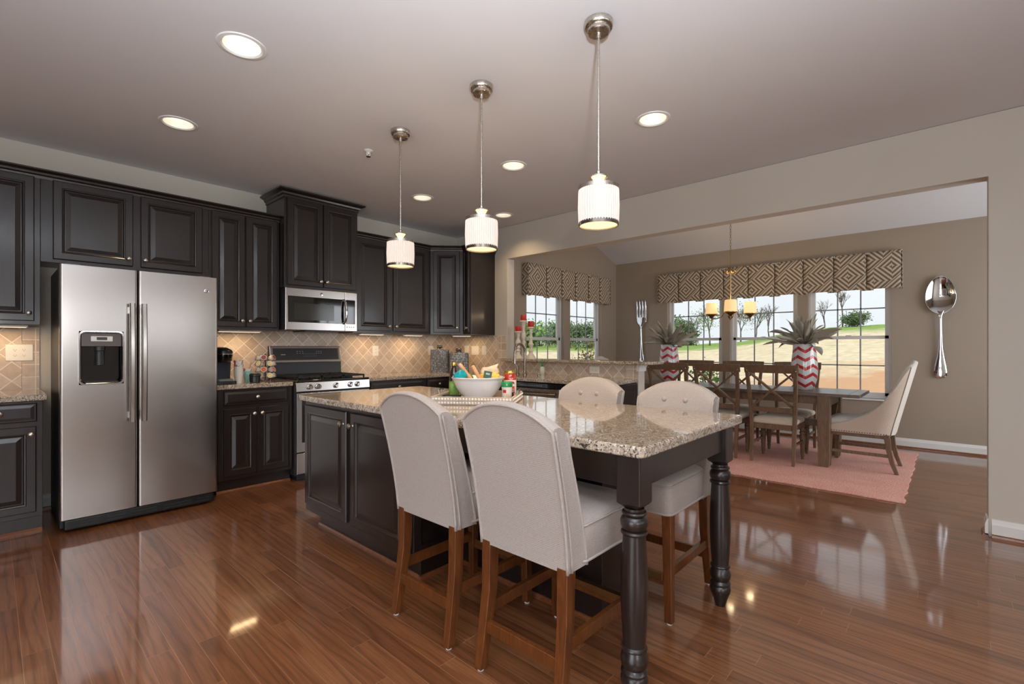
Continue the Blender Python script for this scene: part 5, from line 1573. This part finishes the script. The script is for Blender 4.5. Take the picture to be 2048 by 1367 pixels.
def make_host(label, loc, rz):
    o = thing('host_chair', label, 'chair', loc, rz, 'upholstered host chairs at the table ends')
    hx, yf, yb, r = 0.262, 0.285, -0.265, 0.16
    path = []
    n1, n2, n3 = 12, 10, 6
    for k in range(n1):
        path.append((-hx, yf + (yb + r - yf) * k / n1))
    for k in range(n2):
        a = PI + PI / 2 * k / n2
        path.append((-hx + r + r * math.cos(a), yb + r + r * math.sin(a)))
    for k in range(n3 + 1):
        path.append((-hx + r + (2 * hx - 2 * r) * k / n3, yb))
    path = path + [(-x, y) for x, y in path[:n1 + n2][::-1]]
    zb = 0.362
    def ztop(x, y):
        # low at the front, sweeping up to the tall back
        pts_ = [(0.286, 0.41), (0.13, 0.455), (0.013, 0.52), (-0.04, 0.56), (-0.089, 0.615), (-0.118, 0.67), (-0.142, 0.735), (-0.165, 0.81), (-0.185, 0.88), (-0.21, 0.975), (-0.235, 1.025), (-0.266, 1.045)]
        for (a, za), (b, zb2) in zip(pts_, pts_[1:]):
            if y >= b:
                t_ = (a - y) / (a - b)
                return za + (zb2 - za) * t_ + (0.0)
        return 1.045
    def shell(inset, zlow, zcut):
        rows = []
        for i, (x, y) in enumerate(path):
            a = path[max(0, i - 1)]
            b = path[min(len(path) - 1, i + 1)]
            tx_, ty_ = b[0] - a[0], b[1] - a[1]
            L = math.hypot(tx_, ty_)
            nx, ny = ty_ / L * -1, tx_ / L
            zt = ztop(x, y) + (0.028 * (1 - (x / 0.12) ** 2) if abs(x) < 0.12 and y <= yb + 1e-6 else 0) - zcut
            col = []
            for k in range(9):
                z = zlow + (zt - zlow) * k / 8
                lean = max(0, z - 0.37) * 0.235 * min(1, max(0, (0.25 - y) / 0.4))
                col.append((x + nx * inset, y + ny * inset - lean, z))
            rows.append(col)
        return rows
    out, inn = shell(0.0, zb, 0.0), shell(0.05, 0.40, 0.0)
    i0 = next(i for i, q in enumerate(path) if q[1] < yb + 0.035)
    i1 = len(path) - 1 - i0
    MB().loft(out[:i0 + 1], False, False, False).build('outer_side', M['host_out'], o, smooth=60)
    MB().loft(out[i1:], False, False, False).build('outer_side', M['host_out'], o, smooth=60)
    MB().loft(out[i0:i1 + 1], False, False, False).build('outer_back', M['host_rim'], o, smooth=60)
    for ii in (i0, i1):
        MB().tube(out[ii], 0.005, 6).build('back_piping', M['taupe_pipe'], o, smooth=180)
    mb = MB().loft(inn, False, False, False)
    mb.build('inner_shell', M['host_rim'], o, smooth=60)
    rim_ = MB()
    crest = []
    for a, b in zip(out, inn):
        p, q = Vector(a[-1]), Vector(b[-1])
        mid = (p + q) / 2 + Vector((0, 0, 0.014))
        crest.append([tuple(p), tuple(p.lerp(mid, 0.6) + Vector((0, 0, 0.005))), tuple(mid), tuple(q.lerp(mid, 0.6) + Vector((0, 0, 0.005))), tuple(q)])
    rim_.loft(crest, False, False, False)
    for end in (0, -1):
        a, b = out[end], inn[end]
        rim_.loft([[a[k], ((a[k][0] + b[k][0]) / 2, a[k][1] + 0.012, (a[k][2] + b[k][2]) / 2), b[k]] for k in range(9)], False, False, False)
    rim_.build('rim_welt', M['host_rim'], o, smooth=60)
    MB().loft([rrect(a, b, r_, z, 5, 0, 0.045) for z, a, b, r_ in ((0.375, 0.208, 0.24, 0.04), (0.45, 0.212, 0.246, 0.05), (0.482, 0.205, 0.238, 0.06), (0.504, 0.17, 0.2, 0.07), (0.512, 0.1, 0.12, 0.07))]).build('seat_cushion', M['host_rim'], o, smooth=60)
    dw = M['dining_wood']
    MB().box(-0.24, 0.24, -0.225, 0.27, 0.325, 0.366).build('seat_frame', dw, o, bev=0.004)
    for s in (-1, 1):
        MB().post([(s * 0.232, 0.262, 0, 0.034, 0.034), (s * 0.234, 0.262, 0.12, 0.042, 0.042), (s * 0.236, 0.252, 0.34, 0.044, 0.046)]).build('leg', dw, o, bev=0.004)
        MB().post([(s * 0.232, -0.285, 0, 0.032, 0.032), (s * 0.234, -0.25, 0.1, 0.036, 0.038), (s * 0.236, -0.225, 0.22, 0.04, 0.042), (s * 0.236, -0.212, 0.34, 0.044, 0.05)]).build('leg', dw, o, bev=0.004)
        MB().beam((s * 0.235, -0.235, 0.165), (s * 0.234, 0.26, 0.165), 0.02, 0.03).build('stretcher', dw, o, bev=0.002)
    nh = MB()
    for i in range(24):
        y = 0.275 - i * 0.021
        for s in (-1, 1):
            nh.lathe([(0.006, 0), (0.005, 0.003), (0.001, 0.0045)], 8, c=(s * (hx + 0.0), y, 0.374), axis='x') if s < 0 else nh.lathe([(0.006, 0), (0.005, -0.003), (0.001, -0.0045)], 8, c=(hx, y, 0.374), axis='x')
    nh.build('nailhead_trim', M['bronze'], o, smooth=60)
    return o


h0 = make_host('cream upholstered host chair at the right end of the dining table', (6.07, 0.655, RUGZ), 0)
copy_tree(h0, (6.12, 3.43, RUGZ), PI, 'cream host chair at the far table end, its top peeking over the bar ledge')

# ------------------------------------------------------------------ vases with spiky leaves
def rosette(seed, n=50):
    random.seed(seed)
    mb = MB()
    for i in range(n):
        f = i / n
        az = i * 2.39996 + random.uniform(-0.5, 0.5)
        el0 = R_(82 - 78 * f ** 1.1) + random.uniform(-0.3, 0.3)
        L = random.uniform(0.2, 0.41) * (0.8 + 0.3 * f)
        w_ = random.uniform(0.022, 0.04)
        droop = random.uniform(-0.3, 0.9) * (0.3 + f)
        d = Vector((math.cos(az), math.sin(az), 0))
        sd = Vector((-math.sin(az), math.cos(az), 0))
        p = d * 0.03 + Vector((0, 0, 0.02 - 0.03 * f))
        rows = []
        K = 9
        for k in range(K + 1):
            t_ = k / K
            el = el0 - droop * t_ ** 1.4 + 0.35 * t_ ** 3 * math.sin(seed + i * 1.7)
            st_ = d * math.cos(el) + Vector((0, 0, math.sin(el)))
            up = -d * math.sin(el) + Vector((0, 0, math.cos(el)))
            ww = w_ * (math.sin(PI * min(1, 0.16 + t_ * 0.84)) ** 0.8) + 0.0012
            tw = sd * math.cos(1.1 * math.sin(i + t_ * 2.4)) + up * math.sin(1.1 * math.sin(i + t_ * 2.4))
            rows.append([tuple(p - tw * ww + up * ww * 0.35), tuple(p), tuple(p + tw * ww + up * ww * 0.35)])
            p = p + st_ * (L / K)
        mb.loft(rows, False, False, False)
    return mb


def make_vase(loc, label, plab, seed):
    o = thing('chevron_vase', label, 'vase', loc, 0.3 * seed, 'red and white chevron vases on the dining table')
    rings = []
    for z, r, sq in ((0, 0.07, 0.3), (0.006, 0.076, 0.3), (0.06, 0.1, 0.25), (0.13, 0.118, 0.2), (0.22, 0.125, 0.15), (0.31, 0.121, 0.12), (0.4, 0.112, 0.1), (0.47, 0.105, 0.1), (0.5, 0.104, 0.1), (0.503, 0.1, 0.1), (0.49, 0.094, 0.1), (0.4, 0.1, 0.1)):
        ring = []
        for k in range(64):
            a = 2 * PI * k / 64
            e = 2 + 2 * sq
            q = (abs(math.cos(a)) ** e + abs(math.sin(a)) ** e) ** (-1 / e)
            ring.append((r * q * math.cos(a), r * q * math.sin(a), z))
        rings.append(ring)
    MB().loft(rings, True, True).build('vase_body', M['chevron'], o, smooth=60)
    p = thing('spiky_plant', plab, 'plant', (loc[0], loc[1], loc[2] + 0.502), 0, 'dried spiky plants in the vases')
    rosette(seed).build('foliage', M['leaf_grey'], p, smooth=180, recalc=False, solid=0.0016)
    MB().lathe([(0.02, -0.099), (0.03, 0.0), (0.05, 0.03), (0.03, 0.06), (0.001, 0.07)], 14).build('stem', M['leaf_grey'], p, smooth=60)
    return o


TT = RUGZ + 0.7485
make_vase((6.08, 1.185, TT), 'red and white chevron vase at the right end of the dining table', 'spiky grey-green dried leaves in the right vase, before the right window', 3)
make_vase((6.13, 2.765, TT), 'red and white chevron vase at the left end, partly behind a chair back', 'spiky grey-green dried leaves in the left vase beside the giant fork', 5)

# ------------------------------------------------------------------ chandelier
chx, chy = 6.09, 1.968
ct = zs(chx)
o = thing('chandelier', 'three-light brass chandelier with amber shades over the dining table', 'chandelier', (chx, chy, ct))
Z0 = ct
MB().lathe([(0.06, -0.0), (0.062, -0.03), (0.03, -0.05), (0.01, -0.055)], 28).build('ceiling_canopy', M['brass'], o, smooth=40)
lk = MB()
zt_, zb_l = -0.05, 2.20 - Z0
nl = int((zt_ - zb_l) / 0.034)
for k in range(nl + 1):
    z = zt_ - 0.017 - k * 0.034
    a = 0 if k % 2 else PI / 2
    lk.tube([(0.0085 * math.cos(b) * math.cos(a), 0.0085 * math.cos(b) * math.sin(a), z + 0.021 * math.sin(b)) for b in [2 * PI * q / 10 for q in range(10)]], 0.0024, 5, closed=True)
lk.build('chain', M['brass'], o, smooth=180)
L_ = lambda z: z - Z0
MB().lathe([(0.006, L_(2.20)), (0.012, L_(2.185)), (0.012, L_(2.17)), (0.007, L_(2.15)), (0.006, L_(1.66))], 14).build('center_rod', M['brass'], o, smooth=40)
lf_ = MB()
for k in range(8):
    a = 2 * PI * k / 8
    d = (math.cos(a), math.sin(a))
    s2 = (-math.sin(a), math.cos(a))
    rows = []
    for t_, rr, zz, ww in ((0, 0.008, 2.165, 0.008), (0.3, 0.03, 2.172, 0.018), (0.6, 0.052, 2.158, 0.018), (0.85, 0.068, 2.138, 0.010), (1, 0.075, 2.128, 0.001)):
        rows.append([(d[0] * rr - s2[0] * ww, d[1] * rr - s2[1] * ww, L_(zz)), (d[0] * rr, d[1] * rr, L_(zz + 0.004)), (d[0] * rr + s2[0] * ww, d[1] * rr + s2[1] * ww, L_(zz))])
    lf_.loft(rows, False, False, False)
lf_.build('leaf_collar', M['brass'], o, smooth=60, solid=0.002)
MB().lathe([(0.007, L_(1.70)), (0.022, L_(1.675)), (0.03, L_(1.655)), (0.036, L_(1.62)), (0.03, L_(1.59)), (0.014, L_(1.575)), (0.008, L_(1.565)), (0.001, L_(1.56))], 24).build('hub', M['brass'], o, smooth=45)
base_a = math.atan2(-chy, -chx)
for k in range(3):
    a = base_a + 2 * PI * k / 3
    d = Vector((math.cos(a), math.sin(a), 0))
    f = lambda r, z: tuple(d * r + Vector((0, 0, L_(z))))
    arm = MB().tube([f(0.02, 1.63), f(0.05, 1.665), f(0.085, 1.655), f(0.12, 1.60), f(0.18, 1.585), f(0.25, 1.585)], 0.006, 8)
    arm.tube([f(0.25, 1.545), f(0.252, 1.585), f(0.252, 1.615)], [0.003, 0.009, 0.012], 8)
    c_ = d * 0.252
    arm.lathe([(0.01, L_(1.59)), (0.03, L_(1.615)), (0.06, L_(1.632)), (0.066, L_(1.64)), (0.06, L_(1.642)), (0.01, L_(1.64))], 24, c=(c_.x, c_.y, 0))
    ar = arm.build('arm', M['brass'], o, smooth=45)
    MB().lathe([(0.073, L_(1.642)), (0.062, L_(1.782)), (0.060, L_(1.782)), (0.071, L_(1.642))], 32, c=(c_.x, c_.y, 0), cap0=False, cap1=False).build('lamp_shade', M['amber_shade'], ar, smooth=60)
    MB().lathe([(0.0735, L_(1.64)), (0.0735, L_(1.647)), (0.072, L_(1.647)), (0.072, L_(1.64))], 32, c=(c_.x, c_.y, 0), cap0=False, cap1=False).build('shade_band', M['brass'], ar, smooth=40)
    lamp('chandelier_bulb', 'POINT', (c_.x, c_.y, L_(1.79)), 4.5, WARM, o, size=0.04)

# ------------------------------------------------------------------ valances (local x across, front = -y)
M['thread'] = plain('dark_pleat_thread', srgb(84, 72, 62), 0.9, 0.1)


def valance(label, loc, rz, W, pl, z0, z1, D=0.115):
    o = thing('valance', label, 'valance', loc, rz, 'greek-key window valances')
    H = z1 - z0
    mb = MB()
    xs, prof = [], []
    n = len(pl) - 1
    for i, (a, b) in enumerate(zip(pl, pl[1:])):
        m = 14
        for k in range(m + 1):
            t_ = k / m
            x = a + (b - a) * t_
            e = min(t_, 1 - t_)
            y = -D + 0.016 * math.exp(-(e * (b - a) / 0.009) ** 2)
            zl = 0.014 * math.exp(-(e * (b - a) / 0.05) ** 4)
            prof.append((x, y, zl))
    rows = []
    for k in range(9):
        z = H * k / 8
        rows.append([(x, y, z - zl * (1 - k / 8)) for x, y, zl in prof])
    mb.loft(rows, False, False, False)
    mb.build('fabric_front', M['greek'], o, smooth=50, recalc=False, solid=0.003)
    for x in (0.0, W):
        MB().add([(x, -D, 0), (x, -0.001, 0), (x, -0.001, H), (x, -D, H)], [(0, 1, 2, 3)]).build('fabric_return', M['greek'], o, solid=0.004)
    MB().box(0.004, W - 0.004, -D + 0.006, -0.001, H - 0.02, H - 0.002).build('mounting_board', M['white'], o)
    for a in pl[1:-1]:
        MB().add([(a - 0.07, -D + 0.008, -0.016), (a + 0.07, -D + 0.008, -0.016), (a + 0.07, -D + 0.008, 0.06), (a - 0.07, -D + 0.008, 0.06)], [(0, 1, 2, 3)]).build('pleat_back', M['greek'], o, solid=0.002)
        MB().box(a - 0.0022, a + 0.0022, -D + 0.004, -D + 0.013, 0.0, H).build('pleat_seam', M['thread'], o)
    return o


wy = 3.552 - 0.42
valance('long greek-key valance across the three far dining windows', (XD, 3.552, 1.955), -PI / 2, wy, [wy * k / 9 for k in range(10)], 1.955, 2.415)
valance('shorter greek-key valance over the two windows above the bar ledge', (5.01, YD, 1.955), 0, 2.16, [0, 0.41, 0.78, 1.13, 1.50, 1.83, 2.16], 1.955, 2.40)

# ------------------------------------------------------------------ giant fork and spoon on the far wall (local: x across, z up, front = -y)
def handle_rings(zz):
    return [[(w * math.cos(2 * PI * k / 16), y + t_ * math.sin(2 * PI * k / 16), z) for k in range(16)] for z, w, t_, y in zz]


o = thing('wall_spoon', 'giant chrome spoon hung on the dining wall right of the windows', 'wall decor', (XD, 0.078, 0.866), -PI / 2)
rows_f, rows_b = [], []
zc_, rz_, rx_ = 0.975, 0.217, 0.133
NZ, NA = 14, 40
def bowl(front):
    mb = MB()
    rings = []
    for i in range(NZ + 1):
        q = i / NZ
        ring = []
        for k in range(NA):
            a = 2 * PI * k / NA
            egg = 1 - 0.10 * math.sin(a)
            x = rx_ * q * math.cos(a) * egg
            z = zc_ + rz_ * q * math.sin(a)
            y = -0.055 + 0.045 * (1 - q * q) + (0.0 if front else 0.006)
            ring.append((x, y, z))
        rings.append(ring)
    return mb.loft(rings, True, False)


bm_ = bowl(True)
bb = bowl(False)
bm_.add(bb.v, bb.f)
rimr = [(rx_ * math.cos(2 * PI * k / NA) * (1 - 0.10 * math.sin(2 * PI * k / NA)), -0.052, zc_ + rz_ * math.sin(2 * PI * k / NA)) for k in range(NA)]
bm_.tube(rimr, 0.004, 6, closed=True)
bm_.build('spoon_bowl', M['chrome'], o, smooth=180)
MB().loft(handle_rings([(0.0, 0.012, 0.004, -0.028), (0.006, 0.038, 0.007, -0.028), (0.03, 0.055, 0.010, -0.028), (0.08, 0.058, 0.011, -0.03), (0.15, 0.05, 0.011, -0.032), (0.25, 0.034, 0.010, -0.036), (0.36, 0.022, 0.010, -0.04), (0.5, 0.017, 0.010, -0.045), (0.66, 0.014, 0.010, -0.05), (0.72, 0.014, 0.010, -0.052), (0.765, 0.024, 0.008, -0.05), (0.785, 0.03, 0.005, -0.046)])).build('handle', M['chrome'], o, smooth=60)

o = thing('wall_fork', 'giant chrome fork hung on the dining wall left of the windows', 'wall decor', (XD, 3.888, 0.87), -PI / 2)
fm = MB()
def slice_y(z):
    t_ = max(0.0, min(1.0, (z - 0.72) / 0.45))
    return -0.05 + 0.022 * math.sin(PI * t_) * 0.8
for k in range(4):
    xt = -0.0775 + k * 0.0517
    rings = []
    for z, w in ((0.86, 0.0185), (0.95, 0.0175), (1.05, 0.016), (1.13, 0.013), (1.165, 0.007), (1.172, 0.002)):
        xx = xt * (1 + 0.06 * (z - 0.86))
        rings.append([(xx + w * math.cos(2 * PI * q / 12), slice_y(z) + 0.007 * math.sin(2 * PI * q / 12), z) for q in range(12)])
    fm.loft(rings)
fm.build('tines', M['chrome'], o, smooth=60)
MB().loft(handle_rings([(0.0, 0.012, 0.004, -0.028), (0.006, 0.036, 0.007, -0.028), (0.03, 0.05, 0.010, -0.028), (0.09, 0.052, 0.011, -0.03), (0.2, 0.038, 0.010, -0.034), (0.33, 0.024, 0.010, -0.04), (0.5, 0.017, 0.010, -0.045), (0.66, 0.014, 0.010, -0.05), (0.70, 0.018, 0.010, -0.05), (0.74, 0.045, 0.009, -0.046), (0.77, 0.078, 0.008, -0.042), (0.81, 0.095, 0.008, -0.038), (0.855, 0.097, 0.008, -0.034), (0.87, 0.096, 0.007, -0.034)])).build('handle', M['chrome'], o, smooth=60)

# ------------------------------------------------------------------ outside: field, ridge, trees
RIDGE = [(-30, 3.4), (5, 3.5), (9, 3.3), (13.5, 2.6), (17, 1.8), (21, 1.35), (27, 1.2), (60, 1.2), (100, 1.2)]


def ground_z(x, y):
    r = math.hypot(x, y)
    th = math.degrees(math.atan2(y, x))
    h = RIDGE[-1][1]
    for (a, za), (b, zb2) in zip(RIDGE, RIDGE[1:]):
        if a <= th <= b:
            h = za + (zb2 - za) * (th - a) / (b - a)
            break
    t_ = max(0.0, min(1.0, (r - 14) / 46))
    z = -0.55 + (h + 0.55) * (t_ * 0.75 + 0.25 * t_ * t_ * (3 - 2 * t_))
    if r > 60:
        z += (r - 60) * 0.012
    return z + 0.06 * math.sin(x * 0.9) * math.cos(y * 0.7) * min(1, r / 30)


NX, NY = 70, 90
gm = MB().grid(lambda u, v: (lambda x, y: (x, y, ground_z(x, y)))(4.7 + 95 * u ** 1.5, -22 + 112 * v), NX, NY)
gm2 = MB()
gm2.v = gm.v
gm2.f = [f for f in gm.f if not (all(gm.v[i][0] < 10.2 for i in f) and all(-6 < gm.v[i][1] < 4.75 for i in f))]
struct(gm2.build('ground_field', M['field'], smooth=180), 'sloping dry field outside the windows')


def crown(mb, c, rad, n, leaf, seed, squash=(1, 1, 0.8)):
    """A loose crown of small leaf blades in clumps."""
    random.seed(seed)
    C = Vector(c)
    clumps = []
    for i in range(14):
        d = Vector((random.gauss(0, 1), random.gauss(0, 1), random.gauss(0, 1))).normalized() * random.uniform(0.35, 0.85)
        clumps.append(Vector((d.x * squash[0], d.y * squash[1], d.z * squash[2])) * rad)
    for i in range(n):
        q = random.choice(clumps)
        d = Vector((random.gauss(0, 1), random.gauss(0, 1), random.gauss(0, 1))) * 0.22 * rad
        p = C + q + d
        a = Vector((random.gauss(0, 1), random.gauss(0, 1), random.gauss(0, 1))).normalized()
        b = a.cross(Vector((random.gauss(0, 1), random.gauss(0, 1), random.gauss(0, 1)))).normalized()
        s = leaf * random.uniform(0.6, 1.3)
        mb.add([tuple(p - a * s), tuple(p + b * s * 0.5), tuple(p + a * s), tuple(p - b * s * 0.5)], [(0, 1, 2, 3)])
    return mb


def branches(mb, p, d, L, r, depth, rnd, spread=0.55):
    q = p + d * L
    mb.tube([tuple(p), tuple((p + q) / 2 + Vector((rnd.uniform(-1, 1), rnd.uniform(-1, 1), 0)) * L * 0.05), tuple(q)], [r, r * 0.85, r * 0.68], 5)
    if depth == 0:
        return
    for k in range(3 if depth > 1 else 4):
        nd = (d + Vector((rnd.uniform(-1, 1), rnd.uniform(-1, 1), rnd.uniform(-0.25, 0.7))) * spread).normalized()
        branches(mb, p.lerp(q, rnd.uniform(0.55, 1.0)), nd, L * rnd.uniform(0.6, 0.8), r * 0.6, depth - 1, rnd, spread)


def tree(name, label, cat, r, u_deg, H, kind, seed, leaf='leaf_green', group='trees beyond the field'):
    """Stands at distance r, bearing u_deg from +x, on the ground."""
    a = R_(u_deg)
    x, y = r * math.cos(a), r * math.sin(a)
    o = thing(name, label, cat, (x, y, ground_z(x, y) - 0.1), 0, group)
    rnd = random.Random(seed)
    if kind in ('bare', 'loose'):
        mb = MB()
        branches(mb, Vector((0, 0, 0)), Vector((rnd.uniform(-0.08, 0.08), rnd.uniform(-0.08, 0.08), 1)).normalized(), H * 0.36, H * 0.018, 4, rnd)
        mb.build('trunk_and_branches', M['bark'], o, smooth=180)
        if kind == 'loose':
            crown(MB(), (0, 0, H * 0.66), H * 0.36, 520, H * 0.018, seed).build('crown', M[leaf], o)
    else:
        MB().lathe([(H * 0.03, 0), (H * 0.02, H * 0.5)], 8).build('trunk', M['bark'], o)
        crown(MB(), (0, 0, H * 0.4), H * 0.5, 3000, H * 0.045, seed, (1.35, 1.35, 0.95) if name != 'round_bush' else (1.2, 1.2, 0.5)).build('crown', M[leaf], o)
    return o


T = [  # bearing = angle from +x as seen from the camera
    ('bare_tree', 'bare grey tree on the ridge seen through the right window, left of the round bush', 60, 7.8, 4.6, 'bare', 'leaf_green'),
    ('bare_tree', 'bare spreading tree on the ridge at the left edge of the right window', 70, 9.3, 4.4, 'bare', 'leaf_green'),
    ('round_bush', 'rounded green bush on the ridge seen through the right window', 58, 6.8, 2.2, 'bush', 'leaf_dark'),
    ('bare_tree', 'bare tree on the ridge at the right of the middle window', 66, 14.2, 4.6, 'bare', 'leaf_green'),
    ('leafy_tree', 'thin budding tree on the ridge in the centre of the middle window', 74, 15.5, 5.2, 'loose', 'leaf_dark'),
    ('leafy_tree', 'budding tree with sparse pale leaves left of centre in the middle window', 62, 16.9, 5.0, 'loose', 'leaf_dark'),
    ('leafy_tree', 'taller budding tree at the left edge of the middle window', 70, 18.0, 5.2, 'loose', 'leaf_green'),
    ('leafy_tree', 'bright budding tree at the right of the left far window', 60, 20.0, 5.4, 'loose', 'leaf_green'),
    ('leafy_tree', 'budding tree in the centre of the left far window', 68, 21.4, 4.8, 'loose', 'leaf_dark'),
    ('green_tree', 'low green tree behind the left vase leaves', 76, 22.8, 4.4, 'bush', 'leaf_dark'),
    ('green_tree', 'low green tree at the foot of the left far window', 62, 24.4, 4.2, 'bush', 'leaf_dark'),
    ('green_tree', 'green tree seen at the right of the window pair above the bar', 58, 34.0, 3.6, 'bush', 'leaf_dark'),
    ('green_tree', 'rounded green tree in the middle of the window right above the bar', 68, 36.6, 4.4, 'bush', 'leaf_dark'),
    ('green_tree', 'fresh green tree between the two windows above the bar', 76, 39.2, 4.6, 'bush', 'leaf_green'),
    ('green_tree', 'bright green tree in the window behind the candle holders', 60, 41.6, 5.0, 'bush', 'leaf_green'),
    ('green_tree', 'bright green tree at the left edge of the window behind the candle holders', 70, 44.2, 4.4, 'bush', 'leaf_green'),
]
for k, (nm, lb, r, th, H, kind, leaf) in enumerate(T):
    tree(nm, lb, 'bush' if nm == 'round_bush' else 'tree', r, th, H, kind, 11 + k, leaf)
# the young shrub just outside the right-hand window above the bar
o = thing('young_shrub', 'young red-budded shrub just outside the window above the bar', 'shrub', (8.8, 5.72, ground_z(8.8, 5.72) - 0.05))
mb = MB()
rnd = random.Random(5)
for k in range(6):
    branches(mb, Vector((0, 0, 0)), Vector((rnd.uniform(-0.3, 0.3), rnd.uniform(-0.3, 0.3), 1)).normalized(), 0.95, 0.012, 2, rnd, 0.4)
mb.build('stems', M['bark'], o, smooth=180)
crown(MB(), (0, 0, 1.6), 0.48, 460, 0.04, 7, (0.7, 0.7, 1.0)).build('leaves', M['flower'], o)
o = thing('low_shrub', 'low green shrub outside the left far window, below the sill line', 'shrub', (8.6, 3.05, ground_z(8.6, 3.05) - 0.05))
mb = MB()
for k in range(6):
    branches(mb, Vector((0, 0, 0)), Vector((rnd.uniform(-0.35, 0.35), rnd.uniform(-0.35, 0.35), 1)).normalized(), 0.6, 0.012, 2, rnd, 0.4)
mb.build('stems', M['bark'], o, smooth=180)
crown(MB(), (0, 0, 1.2), 0.4, 420, 0.035, 9, (1, 1, 0.8)).build('leaves', M['leaf_green'], o)
